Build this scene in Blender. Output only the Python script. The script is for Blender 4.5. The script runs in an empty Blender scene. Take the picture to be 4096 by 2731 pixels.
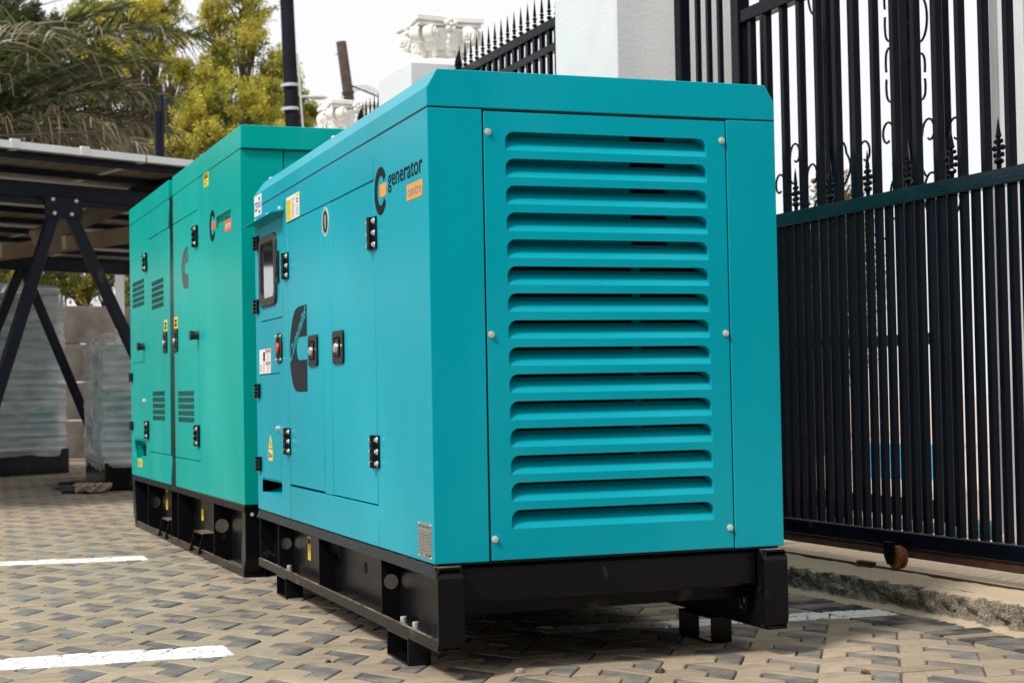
import bpy, bmesh, math, random
import numpy as np
from mathutils import Vector, Matrix, noise
R = math.radians
PI = math.pi
random.seed(4)
SC = bpy.context.scene
COL = SC.collection

# ------------------------------------------------------------------ camera, sky, sun, exposure
yaw, pitch, roll = 0.3413, 0.0310, -0.0183
fw = Vector((math.sin(yaw)*math.cos(pitch), math.cos(yaw)*math.cos(pitch), math.sin(pitch)))
rt = Vector((math.cos(yaw), -math.sin(yaw), 0)); up = rt.cross(fw)
rr = rt*math.cos(roll)+up*math.sin(roll); uu = up*math.cos(roll)-rt*math.sin(roll)
cd = bpy.data.cameras.new('camera'); cam = bpy.data.objects.new('camera', cd); COL.objects.link(cam)
cd.sensor_width = 36; cd.lens = 57.76; cd.clip_end = 2000; cd.clip_start = 0.05
cam.matrix_world = Matrix(((rr.x, uu.x, -fw.x, -1.2049), (rr.y, uu.y, -fw.y, -4.0104), (rr.z, uu.z, -fw.z, 0.7276), (0, 0, 0, 1)))
cd.dof.use_dof = True; cd.dof.focus_distance = 4.7; cd.dof.aperture_fstop = 8.0
SC.camera = cam
W = bpy.data.worlds.new('World'); SC.world = W; W.use_nodes = True
nt = W.node_tree; bg = nt.nodes['Background']; bg.inputs[1].default_value = 0.1
sky = nt.nodes.new('ShaderNodeTexSky'); sky.sky_type = 'NISHITA'; sky.sun_disc = False
SUN_EL, SUN_AZ = R(50), R(-27)      # sun travels towards +x and a little towards +y
sky.sun_elevation = SUN_EL; sky.sun_rotation = R(-117); sky.dust_density = 4
mx = nt.nodes.new('ShaderNodeMix'); mx.data_type = 'RGBA'; mx.inputs[0].default_value = 0.93
mx.inputs[7].default_value = (10.3, 10.35, 10.5, 1)     # even white overcast
nt.links.new(sky.outputs[0], mx.inputs[6]); nt.links.new(mx.outputs[2], bg.inputs[0])
sd = bpy.data.lights.new('sun', 'SUN'); sd.energy = 3.6; sd.angle = R(10); sd.color = (1, .95, .87)
sun = bpy.data.objects.new('sun', sd); COL.objects.link(sun)
tr = Vector((math.cos(SUN_AZ)*math.cos(SUN_EL), -math.sin(SUN_AZ)*math.cos(SUN_EL), -math.sin(SUN_EL)))
sun.rotation_euler = tr.to_track_quat('-Z', 'Y').to_euler(); sun.location = (-6, 2, 9)
SC.view_settings.view_transform = 'Standard'; SC.view_settings.look = 'None'
SC.view_settings.exposure = 0; SC.view_settings.gamma = 1; SC.view_settings.use_curve_mapping = False

# ------------------------------------------------------------------ materials
def mat(name, col, rough=.5, metal=0., var=0., vscale=6., bump=0., bscale=200., col2=None, c2lo=.5, c2hi=.7, c2scale=3.,
        coat=0., spec=.5, rand=0., dust=None, dustamt=.0, stretch=None, attr=None, trans=0., ior=1.45, settle=None):
    m = bpy.data.materials.new(name); m.use_nodes = True; n = m.node_tree; b = n.nodes['Principled BSDF']
    L = n.links.new
    b.inputs['Roughness'].default_value = rough; b.inputs['Metallic'].default_value = metal
    b.inputs['Specular IOR Level'].default_value = spec; b.inputs['Coat Weight'].default_value = coat
    b.inputs['Coat Roughness'].default_value = .08; b.inputs['IOR'].default_value = ior
    if trans: b.inputs['Transmission Weight'].default_value = trans
    tc = n.nodes.new('ShaderNodeTexCoord'); src = tc.outputs['Object']
    if stretch:
        mp = n.nodes.new('ShaderNodeMapping'); mp.inputs['Scale'].default_value = stretch; L(src, mp.inputs[0]); src = mp.outputs[0]
    rgb = n.nodes.new('ShaderNodeRGB'); rgb.outputs[0].default_value = (*col, 1); cur = rgb.outputs[0]
    def mix(a, bb, fac, mode='MIX'):
        k = n.nodes.new('ShaderNodeMix'); k.data_type = 'RGBA'; k.blend_type = mode
        if isinstance(fac, (int, float)): k.inputs[0].default_value = fac
        else: L(fac, k.inputs[0])
        L(a, k.inputs[6])
        if isinstance(bb, tuple): k.inputs[7].default_value = (*bb, 1)
        else: L(bb, k.inputs[7])
        return k.outputs[2]
    def nz(scale, detail=5, vec=None):
        t = n.nodes.new('ShaderNodeTexNoise'); t.inputs['Scale'].default_value = scale; t.inputs['Detail'].default_value = detail
        L(vec or src, t.inputs['Vector']); return t.outputs[0]
    def ramp(f, lo, hi):
        t = n.nodes.new('ShaderNodeMapRange'); t.inputs[1].default_value = lo; t.inputs[2].default_value = hi; L(f, t.inputs[0]); return t.outputs[0]
    if attr:
        a = n.nodes.new('ShaderNodeAttribute'); a.attribute_name = attr; cur = a.outputs['Color']
    if col2: cur = mix(cur, col2, ramp(nz(c2scale), c2lo, c2hi))
    if var:
        t = n.nodes.new('ShaderNodeMapRange'); t.inputs[1].default_value = .3; t.inputs[2].default_value = .7
        t.inputs[3].default_value = 1-var; t.inputs[4].default_value = 1+var; L(nz(vscale), t.inputs[0])
        vm = n.nodes.new('ShaderNodeVectorMath'); vm.operation = 'SCALE'; L(cur, vm.inputs[0]); L(t.outputs[0], vm.inputs['Scale']); cur = vm.outputs[0]
        t2 = n.nodes.new('ShaderNodeMapRange'); t2.inputs[3].default_value = max(0, rough-.12*var*4); t2.inputs[4].default_value = min(1, rough+.12*var*4)
        L(nz(vscale*2.3), t2.inputs[0]); L(t2.outputs[0], b.inputs['Roughness'])
    if rand:
        oi = n.nodes.new('ShaderNodeObjectInfo'); t = n.nodes.new('ShaderNodeMapRange'); t.inputs[3].default_value = 1-rand; t.inputs[4].default_value = 1+rand
        L(oi.outputs['Random'], t.inputs[0]); vm = n.nodes.new('ShaderNodeVectorMath'); vm.operation = 'SCALE'; L(cur, vm.inputs[0]); L(t.outputs[0], vm.inputs['Scale']); cur = vm.outputs[0]
    if dust:
        cur = mix(cur, dust, ramp(nz(7, 8), .62-dustamt, .75-dustamt*.5))
    if settle:      # dust lying on upward faces
        gn = n.nodes.new('ShaderNodeNewGeometry'); sx = n.nodes.new('ShaderNodeSeparateXYZ'); L(gn.outputs['Normal'], sx.inputs[0])
        mu = n.nodes.new('ShaderNodeMath'); mu.operation = 'MULTIPLY'; L(ramp(sx.outputs[2], .75, .98), mu.inputs[0]); L(ramp(nz(14, 6), .25, .62), mu.inputs[1])
        cur = mix(cur, settle, mu.outputs[0])
    L(cur, b.inputs['Base Color'])
    if bump:
        bp = n.nodes.new('ShaderNodeBump'); bp.inputs['Strength'].default_value = bump; bp.inputs['Distance'].default_value = .25/bscale
        L(nz(bscale, 3), bp.inputs['Height']); L(bp.outputs[0], b.inputs['Normal'])
    m['_'] = 1
    return m
M = {}
M['teal'] = mat('teal_powder_coat', (.0, .335, .435), .29, col2=(.010, .362, .455), c2scale=2.2, c2lo=.48, c2hi=.78, var=.10, vscale=1.3, stretch=(1, 1, .6), bump=.4, bscale=330, spec=.5, ior=1.2)
M['green'] = mat('green_powder_coat', (.0, .355, .315), .32, col2=(.015, .39, .35), c2scale=2.2, c2lo=.48, c2hi=.75, var=.09, vscale=1.3, bump=.3, bscale=300, stretch=(1, 1, .45), spec=.5, ior=1.17)
M['black'] = mat('black_gloss_paint', (.005, .005, .007), .2, var=.15, vscale=5, bump=.35, bscale=220, spec=.5, ior=1.3, dust=(.10, .08, .06), dustamt=-.04)
M['blackbase'] = mat('black_textured_paint', (.005, .005, .0065), .28, var=.15, vscale=6, bump=.35, bscale=260, spec=.5, ior=1.25, settle=(.26, .22, .17), dust=(.09, .075, .06), dustamt=-.03)
M['hinge'] = mat('black_hinge_enamel', (.004, .005, .008), .18, spec=.3)
M['rubber'] = mat('black_rubber', (.02, .019, .019), .5, var=.1)
M['plastic'] = mat('black_plastic', (.006, .0065, .008), .34, spec=.3)
M['chrome'] = mat('bright_steel', (.8, .78, .75), .2, metal=.7, var=.1, vscale=60)
M['zinc'] = mat('zinc_bolt', (.78, .76, .72), .35, metal=.55, var=.1, vscale=60)
M['inner'] = mat('dark_interior', (.004, .005, .006), .8)
M['glass'] = mat('dark_window_glass', (.02, .022, .022), .04, coat=1, spec=.9)
M['white'] = mat('white_sticker', (.75, .75, .74), .4, var=.03, vscale=40)
M['blue'] = mat('blue_print', (.02, .05, .42), .4)
M['yellow'] = mat('yellow_sticker', (.85, .62, .02), .4, var=.05, vscale=40)
M['red'] = mat('red_print', (.62, .03, .04), .35)
M['orange'] = mat('orange_vinyl', (.95, .30, .01), .4)
M['redorange'] = mat('red_orange_vinyl', (.85, .10, .03), .4)
M['ink'] = mat('black_vinyl', (.006, .008, .011), .5, spec=.5, ior=1.15)
M['greylogo'] = mat('charcoal_vinyl', (.016, .019, .026), .5, spec=.5, ior=1.15)
M['greylogo2'] = mat('grey_vinyl', (.075, .07, .072), .45)
M['plate'] = mat('brushed_plate', (.42, .40, .37), .38, metal=.7, var=.06, vscale=50)
M['gate'] = mat('black_gate_paint', (.003, .004, .008), .14, var=.25, vscale=9, bump=.12, bscale=120, spec=.5, ior=1.2, settle=(.16, .13, .10), dust=(.07, .06, .05), dustamt=-.11, stretch=(1, 1, .3))
M['gate_reflect'] = mat('gate_paint_teal_reflection', (.003, .012, .018), .18, var=.25, vscale=9, bump=.2, bscale=120, spec=.4)  # generator's teal reflection tinted into the base colour
M['rust'] = mat('rusty_steel', (.055, .022, .010), .75, col2=(.02, .014, .012), c2scale=12, var=.3, vscale=30, bump=.6, bscale=90)
M['rustwheel'] = mat('orange_rusty_steel', (.20, .075, .025), .7, col2=(.06, .03, .02), c2scale=25, var=.3, vscale=40, bump=.5, bscale=90)
M['plaster'] = mat('white_plaster', (.67, .68, .70), .8, var=.04, vscale=2, bump=.35, bscale=60, col2=(.58, .58, .56), c2scale=1.6, c2lo=.5, c2hi=.8)
M['mould'] = mat('cream_cast_capital', (.80, .775, .74), .65, var=.05, vscale=9, bump=.4, bscale=60)
M['concrete'] = mat('weathered_concrete', (.30, .27, .23), .9, var=.2, vscale=4, bump=.8, bscale=40, col2=(.17, .15, .13), c2scale=2.4, c2lo=.45, c2hi=.75)
M['steel'] = mat('dark_blue_steel', (.005, .008, .019), .38, var=.25, vscale=5, spec=.25, dust=(.05, .05, .055), dustamt=-.06)
M['alu'] = mat('aluminium_trim', (.70, .71, .72), .42, metal=.25, var=.04)
M['pole'] = mat('tarred_pole', (.010, .011, .018), .8, spec=.2, var=.3, vscale=7, bump=.7, bscale=60)
M['wood'] = mat('grey_brown_timber', (.085, .062, .05), .85, var=.3, vscale=7, bump=.8, bscale=60)
M['strut'] = mat('pale_brown_beam', (.20, .16, .12), .8, var=.2, vscale=5)
M['trunk'] = mat('bark', (.075, .055, .035), .9, var=.3, vscale=10, bump=.8, bscale=30)
M['rope'] = mat('frayed_rope', (.38, .31, .22), .9, var=.2, vscale=50)
M['hose'] = mat('dark_green_hose', (.03, .05, .042), .4)
M['cable'] = mat('cable', (.05, .05, .055), .6)
M['grey'] = mat('pale_grey_lamp', (.5, .53, .54), .4)
M['stoneteal'] = mat('teal_painted_stone', (.05, .23, .22), .7, var=.3, vscale=9, bump=.8, bscale=40, col2=(.22, .27, .23), c2scale=6)
M['bluetarp'] = mat('blue_plastic', (.06, .28, .50), .4, var=.2)
M['leafdead'] = mat('dry_leaf', (.15, .07, .03), .8, var=.2, vscale=30)

def ground_mat(name, base, kind):
    """sand, paver and kerb surfaces: world-space dust, stains and worn white paint lines"""
    m = bpy.data.materials.new(name); m.use_nodes = True; n = m.node_tree; b = n.nodes['Principled BSDF']; L = n.links.new
    b.inputs['Roughness'].default_value = .85; b.inputs['Specular IOR Level'].default_value = .3
    g = n.nodes.new('ShaderNodeNewGeometry'); P = g.outputs['Position']
    def nz(scale, detail=6, st=None):
        t = n.nodes.new('ShaderNodeTexNoise'); t.inputs['Scale'].default_value = scale; t.inputs['Detail'].default_value = detail
        if st:
            mp = n.nodes.new('ShaderNodeMapping'); mp.inputs['Scale'].default_value = st; L(P, mp.inputs[0]); L(mp.outputs[0], t.inputs[0])
        else: L(P, t.inputs[0])
        return t.outputs[0]
    def rng(f, a, bb, c=0., d=1.):
        t = n.nodes.new('ShaderNodeMapRange'); t.inputs[1].default_value = a; t.inputs[2].default_value = bb; t.inputs[3].default_value = c; t.inputs[4].default_value = d; L(f, t.inputs[0]); return t.outputs[0]
    def mix(a, c, f):
        k = n.nodes.new('ShaderNodeMix'); k.data_type = 'RGBA'
        if isinstance(f, float): k.inputs[0].default_value = f
        else: L(f, k.inputs[0])
        if isinstance(a, tuple): k.inputs[6].default_value = (*a, 1)
        else: L(a, k.inputs[6])
        if isinstance(c, tuple): k.inputs[7].default_value = (*c, 1)
        else: L(c, k.inputs[7])
        return k.outputs[2]
    def ma(op, a, c):
        k = n.nodes.new('ShaderNodeMath'); k.operation = op
        for i, v in enumerate((a, c)):
            if isinstance(v, (int, float)): k.inputs[i].default_value = v
            else: L(v, k.inputs[i])
        return k.outputs[0]
    if kind == 'attr':
        a = n.nodes.new('ShaderNodeAttribute'); a.attribute_name = 'tone'; cur = a.outputs['Color']
    else:
        r = n.nodes.new('ShaderNodeRGB'); r.outputs[0].default_value = (*base, 1); cur = r.outputs[0]
        if kind == 'object':
            oi = n.nodes.new('ShaderNodeObjectInfo'); cur2 = n.nodes.new('ShaderNodeVectorMath'); cur2.operation = 'SCALE'
            L(cur, cur2.inputs[0]); L(rng(oi.outputs['Random'], 0, 1, .80, 1.18), cur2.inputs['Scale']); cur = cur2.outputs[0]
    f = rng(nz(26, 8), .3, .7, .86, 1.14); vm = n.nodes.new('ShaderNodeVectorMath'); vm.operation = 'SCALE'; L(cur, vm.inputs[0]); L(f, vm.inputs['Scale']); cur = vm.outputs[0]
    f = rng(nz(170, 3), .35, .7, .90, 1.1); vm = n.nodes.new('ShaderNodeVectorMath'); vm.operation = 'SCALE'; L(cur, vm.inputs[0]); L(f, vm.inputs['Scale']); cur = vm.outputs[0]
    if kind in ('object', 'attr'):
        f = rng(nz(1.4, 5), .3, .7, .84, 1.12); vm = n.nodes.new('ShaderNodeVectorMath'); vm.operation = 'SCALE'; L(cur, vm.inputs[0]); L(f, vm.inputs['Scale']); cur = vm.outputs[0]
        cur = mix(cur, (.34, .28, .205), ma('MULTIPLY', rng(nz(9, 7), .42, .72), .75))     # sandy dust settled on the pavers
        cur = mix(cur, (.16, .09, .05), ma('MULTIPLY', rng(nz(3.1, 9), .68, .76), .55))   # brown soil spills
        sx = n.nodes.new('ShaderNodeSeparateXYZ'); L(P, sx.inputs[0]); X, Y = sx.outputs[0], sx.outputs[1]
        e = ma('MULTIPLY', ma('SUBTRACT', nz(38, 4), .5), .035)
        def band(x0, x1, yc, half, slope):
            yy = ma('ABSOLUTE', ma('SUBTRACT', ma('ADD', ma('SUBTRACT', Y, ma('MULTIPLY', X, slope)), e), yc), 0)
            return ma('MULTIPLY', ma('LESS_THAN', yy, half), ma('MULTIPLY', ma('GREATER_THAN', ma('ADD', X, e), x0), ma('LESS_THAN', ma('ADD', X, e), x1)))
        w = ma('ADD', band(-6, -.395, .76, .105, -.03), ma('ADD', band(-6, -.27, 3.68, .105, -.10), band(.55, 1.70, .78, .075, -.105)))
        w = ma('MULTIPLY', w, rng(nz(45, 9), .35, .40))
        w = ma('MINIMUM', w, 1)
        cur = mix(cur, (.78, .77, .74), w)
    if kind == 'kerb':
        f = rng(nz(240, 2), .38, .62, .45, 1.6); vm = n.nodes.new('ShaderNodeVectorMath'); vm.operation = 'SCALE'; L(cur, vm.inputs[0]); L(f, vm.inputs['Scale']); cur = vm.outputs[0]
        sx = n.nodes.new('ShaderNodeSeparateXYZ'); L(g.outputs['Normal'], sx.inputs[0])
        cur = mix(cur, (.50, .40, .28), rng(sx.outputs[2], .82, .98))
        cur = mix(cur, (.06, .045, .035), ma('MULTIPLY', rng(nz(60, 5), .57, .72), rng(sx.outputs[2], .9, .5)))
    L(cur, b.inputs['Base Color'])
    bp = n.nodes.new('ShaderNodeBump'); bp.inputs['Strength'].default_value = .55; bp.inputs['Distance'].default_value = .003 if kind != 'kerb' else .012
    L(nz(150 if kind != 'kerb' else 110, 8), bp.inputs['Height']); L(bp.outputs[0], b.inputs['Normal'])
    return m
M['sand'] = ground_mat('sand_bed', (.30, .24, .17), 'plain')
M['tan'] = ground_mat('tan_paver', (.325, .262, .188), 'object')
M['dark'] = ground_mat('charcoal_paver', (.130, .130, .128), 'object')
M['coal'] = ground_mat('black_edging_paver', (.045, .046, .05), 'object')
M['pstuff'] = ground_mat('far_pavers', (.3, .3, .3), 'attr')
M['kerb'] = ground_mat('rough_kerb', (.20, .17, .13), 'kerb')

# ------------------------------------------------------------------ mesh helpers
def link(name, me, m=None, parent=None, mats=None):
    o = bpy.data.objects.new(name, me); COL.objects.link(o)
    if m is not None and not me.materials: me.materials.append(M[m] if isinstance(m, str) else m)
    if parent: o.parent = parent
    return o
def thing(name, label, cat, loc=(0, 0, 0), rz=0, group=None, obj=None):
    o = obj or bpy.data.objects.new(name, None)
    if not obj: COL.objects.link(o); o.empty_display_size = .1; o.location = loc; o.rotation_euler = (0, 0, rz)
    o['label'] = label; o['category'] = cat
    if group: o['group'] = group
    return o
class MB:
    def __init__(s): s.bm = bmesh.new()
    def box(s, x0, x1, y0, y1, z0, z1, bev=0, mtx=None, taper=None):
        r = bmesh.ops.create_cube(s.bm, size=1, matrix=Matrix.Translation(((x0+x1)/2, (y0+y1)/2, (z0+z1)/2)) @ Matrix.Diagonal((x1-x0, y1-y0, z1-z0, 1)))
        vs = r['verts']
        if mtx: bmesh.ops.transform(s.bm, matrix=mtx, verts=vs)
        if bev: bmesh.ops.bevel(s.bm, geom=list({e for v in vs for e in v.link_edges}), offset=bev, segments=1, affect='EDGES')
        return s
    def prism(s, pts, axis, a, b, bev=0):
        """pts 2-D polygon, extruded along axis from a to b; axis 0: pts=(y,z), 1: (x,z), 2: (x,y)"""
        def mk(p, c): return {0: (c, p[0], p[1]), 1: (p[0], c, p[1]), 2: (p[0], p[1], c)}[axis]
        A = [s.bm.verts.new(mk(p, a)) for p in pts]; B = [s.bm.verts.new(mk(p, b)) for p in pts]
        fs = [s.bm.faces.new(A), s.bm.faces.new(B[::-1])]
        for i in range(len(pts)):
            j = (i+1) % len(pts); fs.append(s.bm.faces.new((A[j], A[i], B[i], B[j])))
        bmesh.ops.recalc_face_normals(s.bm, faces=fs)
        if bev: bmesh.ops.bevel(s.bm, geom=list({e for v in A+B for e in v.link_edges}), offset=bev, segments=1, affect='EDGES')
        return s
    def cyl(s, p0, p1, r0, r1=None, n=12, cap=True):
        p0, p1 = Vector(p0), Vector(p1); r1 = r0 if r1 is None else r1; d = p1-p0
        q = d.to_track_quat('Z', 'Y').to_matrix().to_4x4()
        bmesh.ops.create_cone(s.bm, cap_ends=cap, segments=n, radius1=max(r0, 1e-5), radius2=max(r1, 1e-5), depth=d.length, matrix=Matrix.Translation((p0+p1)/2) @ q)
        return s
    def ball(s, c, r, sc=(1, 1, 1), u=10, v=7):
        bmesh.ops.create_uvsphere(s.bm, u_segments=u, v_segments=v, radius=r, matrix=Matrix.Translation(c) @ Matrix.Diagonal((*sc, 1))); return s
    def tube(s, pts, r, n=6):
        for a, b in zip(pts, pts[1:]): s.cyl(a, b, r, r, n)
        return s
    def quad(s, a, b, c, d):
        s.bm.faces.new([s.bm.verts.new(p) for p in (a, b, c, d)]); return s
    def build(s, name, m, parent=None, smooth=False):
        me = bpy.data.meshes.new(name); s.bm.to_mesh(me); s.bm.free()
        if smooth:
            for p in me.polygons: p.use_smooth = True
            try: me.set_sharp_from_angle(angle=R(35))
            except Exception: pass
        return link(name, me, m, parent)
def again(o, parent=None, loc=None, rot=None, name=None):
    c = o.copy(); COL.objects.link(c); c.parent = parent if parent else o.parent
    if loc is not None: c.location = loc
    if rot is not None: c.rotation_euler = rot
    for ch in o.children:
        again(ch, c)
    return c
SIDE = Matrix(((0, 0, -1, 0), (-1, 0, 0, 0), (0, 1, 0, 0), (0, 0, 0, 1)))      # drawing (u=-y, v=z) on a face looking to -x
FRONT = Matrix(((1, 0, 0, 0), (0, 0, -1, 0), (0, 1, 0, 0), (0, 0, 0, 1)))      # drawing (u=x, v=z) on a face looking to -y
def sh(frame, d):       # frame moved d outwards
    return frame @ Matrix.Translation((0, 0, d))
def curve_mesh(cu, mtx, name):
    ob = bpy.data.objects.new('tmp', cu); COL.objects.link(ob)
    dg = bpy.context.evaluated_depsgraph_get(); dg.update()
    me = bpy.data.meshes.new_from_object(ob.evaluated_get(dg)); bpy.data.objects.remove(ob); bpy.data.curves.remove(cu)
    me.materials.clear(); me.transform(mtx); me.name = name; return me
def plate(name, polys, frame, m, parent, th=.02, bev=.0015, back=True):
    """flat sheet with holes. polys: first outline then holes in drawing coordinates. front face lies on the frame plane."""
    cu = bpy.data.curves.new('c', 'CURVE'); cu.dimensions = '2D'; cu.fill_mode = 'BOTH' if back else 'FRONT'
    for p in polys:
        sp = cu.splines.new('POLY'); sp.points.add(len(p)-1)
        for i, q in enumerate(p): sp.points[i].co = (q[0], q[1], 0, 1)
        sp.use_cyclic_u = True
    cu.extrude = max(1e-5, th/2-bev); cu.bevel_depth = bev; cu.bevel_resolution = 1
    if bev: cu.offset = -bev
    me = curve_mesh(cu, frame @ Matrix.Translation((0, 0, -th/2)), name)
    return link(name, me, m, parent)
def rr_(u0, u1, v0, v1, r=0, n=5):
    if u0 > u1: u0, u1 = u1, u0
    if not r: return [(u0, v0), (u1, v0), (u1, v1), (u0, v1)]
    out = []
    for cx, cy, a in ((u1-r, v0+r, -90), (u1-r, v1-r, 0), (u0+r, v1-r, 90), (u0+r, v0+r, 180)):
        for i in range(n+1):
            t = R(a+90*i/n); out.append((cx+r*math.cos(t), cy+r*math.sin(t)))
    return out
def yz(y0, y1, z0, z1, r=0, n=5): return rr_(-y0, -y1, z0, z1, r, n)
def ell(cu, cv, ru, rv, n=28): return [(cu+ru*math.cos(2*PI*i/n), cv+rv*math.sin(2*PI*i/n)) for i in range(n)]
def text(s, u0, u1, v0, v1, frame, m, parent, ang=0, shear=0, name='lettering', th=.0006, bold=0., rise=0.):
    """text stretched into the drawing box; v0 is the lowest ink, v1 the highest"""
    cu = bpy.data.curves.new('t', 'FONT'); cu.body = s; cu.size = 1; cu.shear = shear; cu.resolution_u = 3
    if bold: cu.offset = bold
    me = curve_mesh(cu, Matrix.Identity(4), name)
    n = len(me.vertices); a = np.empty(n*3, 'f'); me.vertices.foreach_get('co', a); a = a.reshape(-1, 3)
    lo, hi = a.min(0), a.max(0)
    W_, H_ = u1-u0, v1-v0
    mt = Matrix.Diagonal((W_/(hi[0]-lo[0]), H_/(hi[1]-lo[1]), 1, 1)) @ Matrix.Translation((-lo[0], -lo[1], 0))
    me.transform(frame @ Matrix.Translation((u0, v0, th)) @ Matrix.Rotation(ang, 4, 'Z') @ Matrix(((1, 0, 0, 0), (rise, 1, 0, 0), (0, 0, 1, 0), (0, 0, 0, 1))) @ mt)
    return link(name, me, m, parent)

# ------------------------------------------------------------------ paved ground
def setting(o): o['kind'] = 'structure'; return o
gb = MB(); gb.quad((-60, -12, -.012), (1.9, -12, -.012), (1.9, 80, -.012), (-60, 80, -.012))
ground = setting(gb.build('ground', 'sand'))
SP = .0795
SQ3 = math.sqrt(3)/2
LA = R(-2.0)
def lat(i, j, ox=-.02, oy=.01):
    x, y = (i+j*.5)*SP, j*SQ3*SP
    return (ox+x*math.cos(LA)-y*math.sin(LA), oy+x*math.sin(LA)+y*math.cos(LA))
L0 = [(0, 0), (2, -2), (2, -4), (1, -3), (1, -2), (0, -1)]
def rot60(p): return (-p[1], p[0]+p[1])
def rotn(pl, k):
    for _ in range(k): pl = [rot60(p) for p in pl]
    return pl
KINDS = [(L0, (0, 0)), (rotn(L0, 2), (2, 2)), (rotn(L0, 4), (1, 1))]
def edge_x(y): return 1.520-.085*(y-.55)        # inner line of the edging strip
def inset(poly, d):
    n = len(poly); out = []
    A = sum(poly[i][0]*poly[(i+1) % n][1]-poly[(i+1) % n][0]*poly[i][1] for i in range(n))
    s = 1 if A > 0 else -1
    for i in range(n):
        p, q, r = Vector(poly[i-1]), Vector(poly[i]), Vector(poly[(i+1) % n])
        a, b = (q-p), (r-q)
        if a.length < 1e-6 or b.length < 1e-6: out.append(tuple(q)); continue
        a.normalize(); b.normalize(); na, nb = Vector((-a.y, a.x))*s, Vector((-b.y, b.x))*s
        k = 1+na.dot(nb)
        out.append(tuple(q+(na+nb)*d/max(k, .25)))
    return out
def clip(poly):
    out = []; n = len(poly)
    f = lambda p: edge_x(p[1])-.003-p[0]
    for i in range(n):
        a, b = poly[i], poly[(i+1) % n]; fa, fb = f(a), f(b)
        if fa >= 0: out.append(a)
        if (fa >= 0) != (fb >= 0):
            t = fa/(fa-fb); out.append((a[0]+(b[0]-a[0])*t, a[1]+(b[1]-a[1])*t))
    return out
def paver_geo(poly, c, jit=0., dz=0., tilt=(0, 0), h=.02, gap=.0028, ch=.0035):
    a = inset(poly, gap); b = inset(poly, gap+ch)
    V = []
    for ring, z in ((a, -h), (a, -.003), (b, 0.)):
        for p in ring: V.append((p[0]-c[0]+random.uniform(-jit, jit), p[1]-c[1]+random.uniform(-jit, jit), z+dz+tilt[0]*(p[0]-c[0])+tilt[1]*(p[1]-c[1])))
    n = len(poly); F = []
    for k in (0, 1):
        for i in range(n):
            j = (i+1) % n; F.append((k*n+i, k*n+j, (k+1)*n+j, (k+1)*n+i))
    F.append(tuple(range(2*n, 3*n)))
    A = sum(poly[i][0]*poly[(i+1) % n][1]-poly[(i+1) % n][0]*poly[i][1] for i in range(n))
    if A < 0: F = [f[::-1] for f in F]
    return V, F
items = []
for i in range(-150, 150):
    for j in range(-40, 260):
        for k, (pl, off) in enumerate(KINDS):
            # offsets belong to a lattice of three steps
            if i % 3 or j % 3: continue
            P_ = [lat(p[0]+off[0]+i, p[1]+off[1]+j) for p in pl]
            cx = sum(p[0] for p in P_)/6; cy = sum(p[1] for p in P_)/6
            if cy < -1.6 or cy > 15 or cx < -1.6-.07*max(0, cy) - (1.0 if cy > 3 else 0) or cx > edge_x(cy)+.15: continue
            items.append((k, P_, cx, cy))
camp = Vector((-1.2049, -4.0104, .7276))
def inview(cx, cy):
    d = Vector((cx, cy, 0))-camp; z = d.dot(fw); x = d.dot(rr)/z*6572+2048; y = 1365-d.dot(uu)/z*6572
    return -40 < x < 4130 and y < 2760, d.length
def hidden(cx, cy):     # beneath the generators: nothing of it shows
    return .22 < cx < .8 and .25 < cy < 2.5 or .25 < cx < 1.1 and 2.9 < cy < 6
vis = []
rest = []
for it in items:
    ok, dist = inview(it[2], it[3])
    (vis if ok and not hidden(it[2], it[3]) else rest).append((dist, it))
vis.sort(key=lambda t: t[0])
near = vis[:300]; rest += vis[300:]
pave = setting(bpy.data.objects.new('pavement', None)); COL.objects.link(pave)
TANS = [(.325, .262, .188), (.345, .27, .187), (.29, .25, .195)]
proto = {}
for dist, (k, P_, cx, cy) in near:
    full = all(p[0] < edge_x(p[1])-.003 for p in P_)
    poly = P_ if full else clip(P_)
    if len(poly) < 3: continue
    if full and (k, 0) in proto and random.random() < .99:
        me = random.choice(proto[(k, 0)]) if len(proto[(k, 0)]) >= 4 else None
    else: me = None
    if me is None:
        V, F = paver_geo(poly, (cx, cy), jit=.0011)
        me = bpy.data.meshes.new('paver'); me.from_pydata(V, [], F)
        me.materials.append(M['dark' if k == 0 else 'tan'])
        if full: proto.setdefault((k, 0), []).append(me)
    o = bpy.data.objects.new('paver', me); COL.objects.link(o); o.parent = pave
    o.location = (cx, cy, random.uniform(-.0022, .0012)); o.rotation_euler = (R(random.uniform(-.45, .45)), R(random.uniform(-.45, .45)), R(random.uniform(-.5, .5)))
V_, F_, T_ = [], [], []
for dist, (k, P_, cx, cy) in rest:
    full = all(p[0] < edge_x(p[1])-.003 for p in P_)
    poly = P_ if full else clip(P_)
    if len(poly) < 3: continue
    v, f = paver_geo(poly, (0, 0), jit=.001, dz=random.uniform(-.0018, .001)); b0 = len(V_)
    V_ += v; F_ += [tuple(q+b0 for q in g) for g in f]
    s = random.uniform(.80, 1.18); c = (.16, .158, .152) if k == 0 else random.choice(TANS)
    T_ += [(c[0]*s, c[1]*s, c[2]*s, 1)]*len(v)
me = bpy.data.meshes.new('far_pavers'); me.from_pydata(V_, [], F_)
at_ = me.attributes.new('tone', 'FLOAT_COLOR', 'POINT'); at_.data.foreach_set('color', np.array(T_, 'f').ravel())
fp = link('far_pavers', me, 'pstuff', pave); fp['kind'] = 'stuff'
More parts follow.
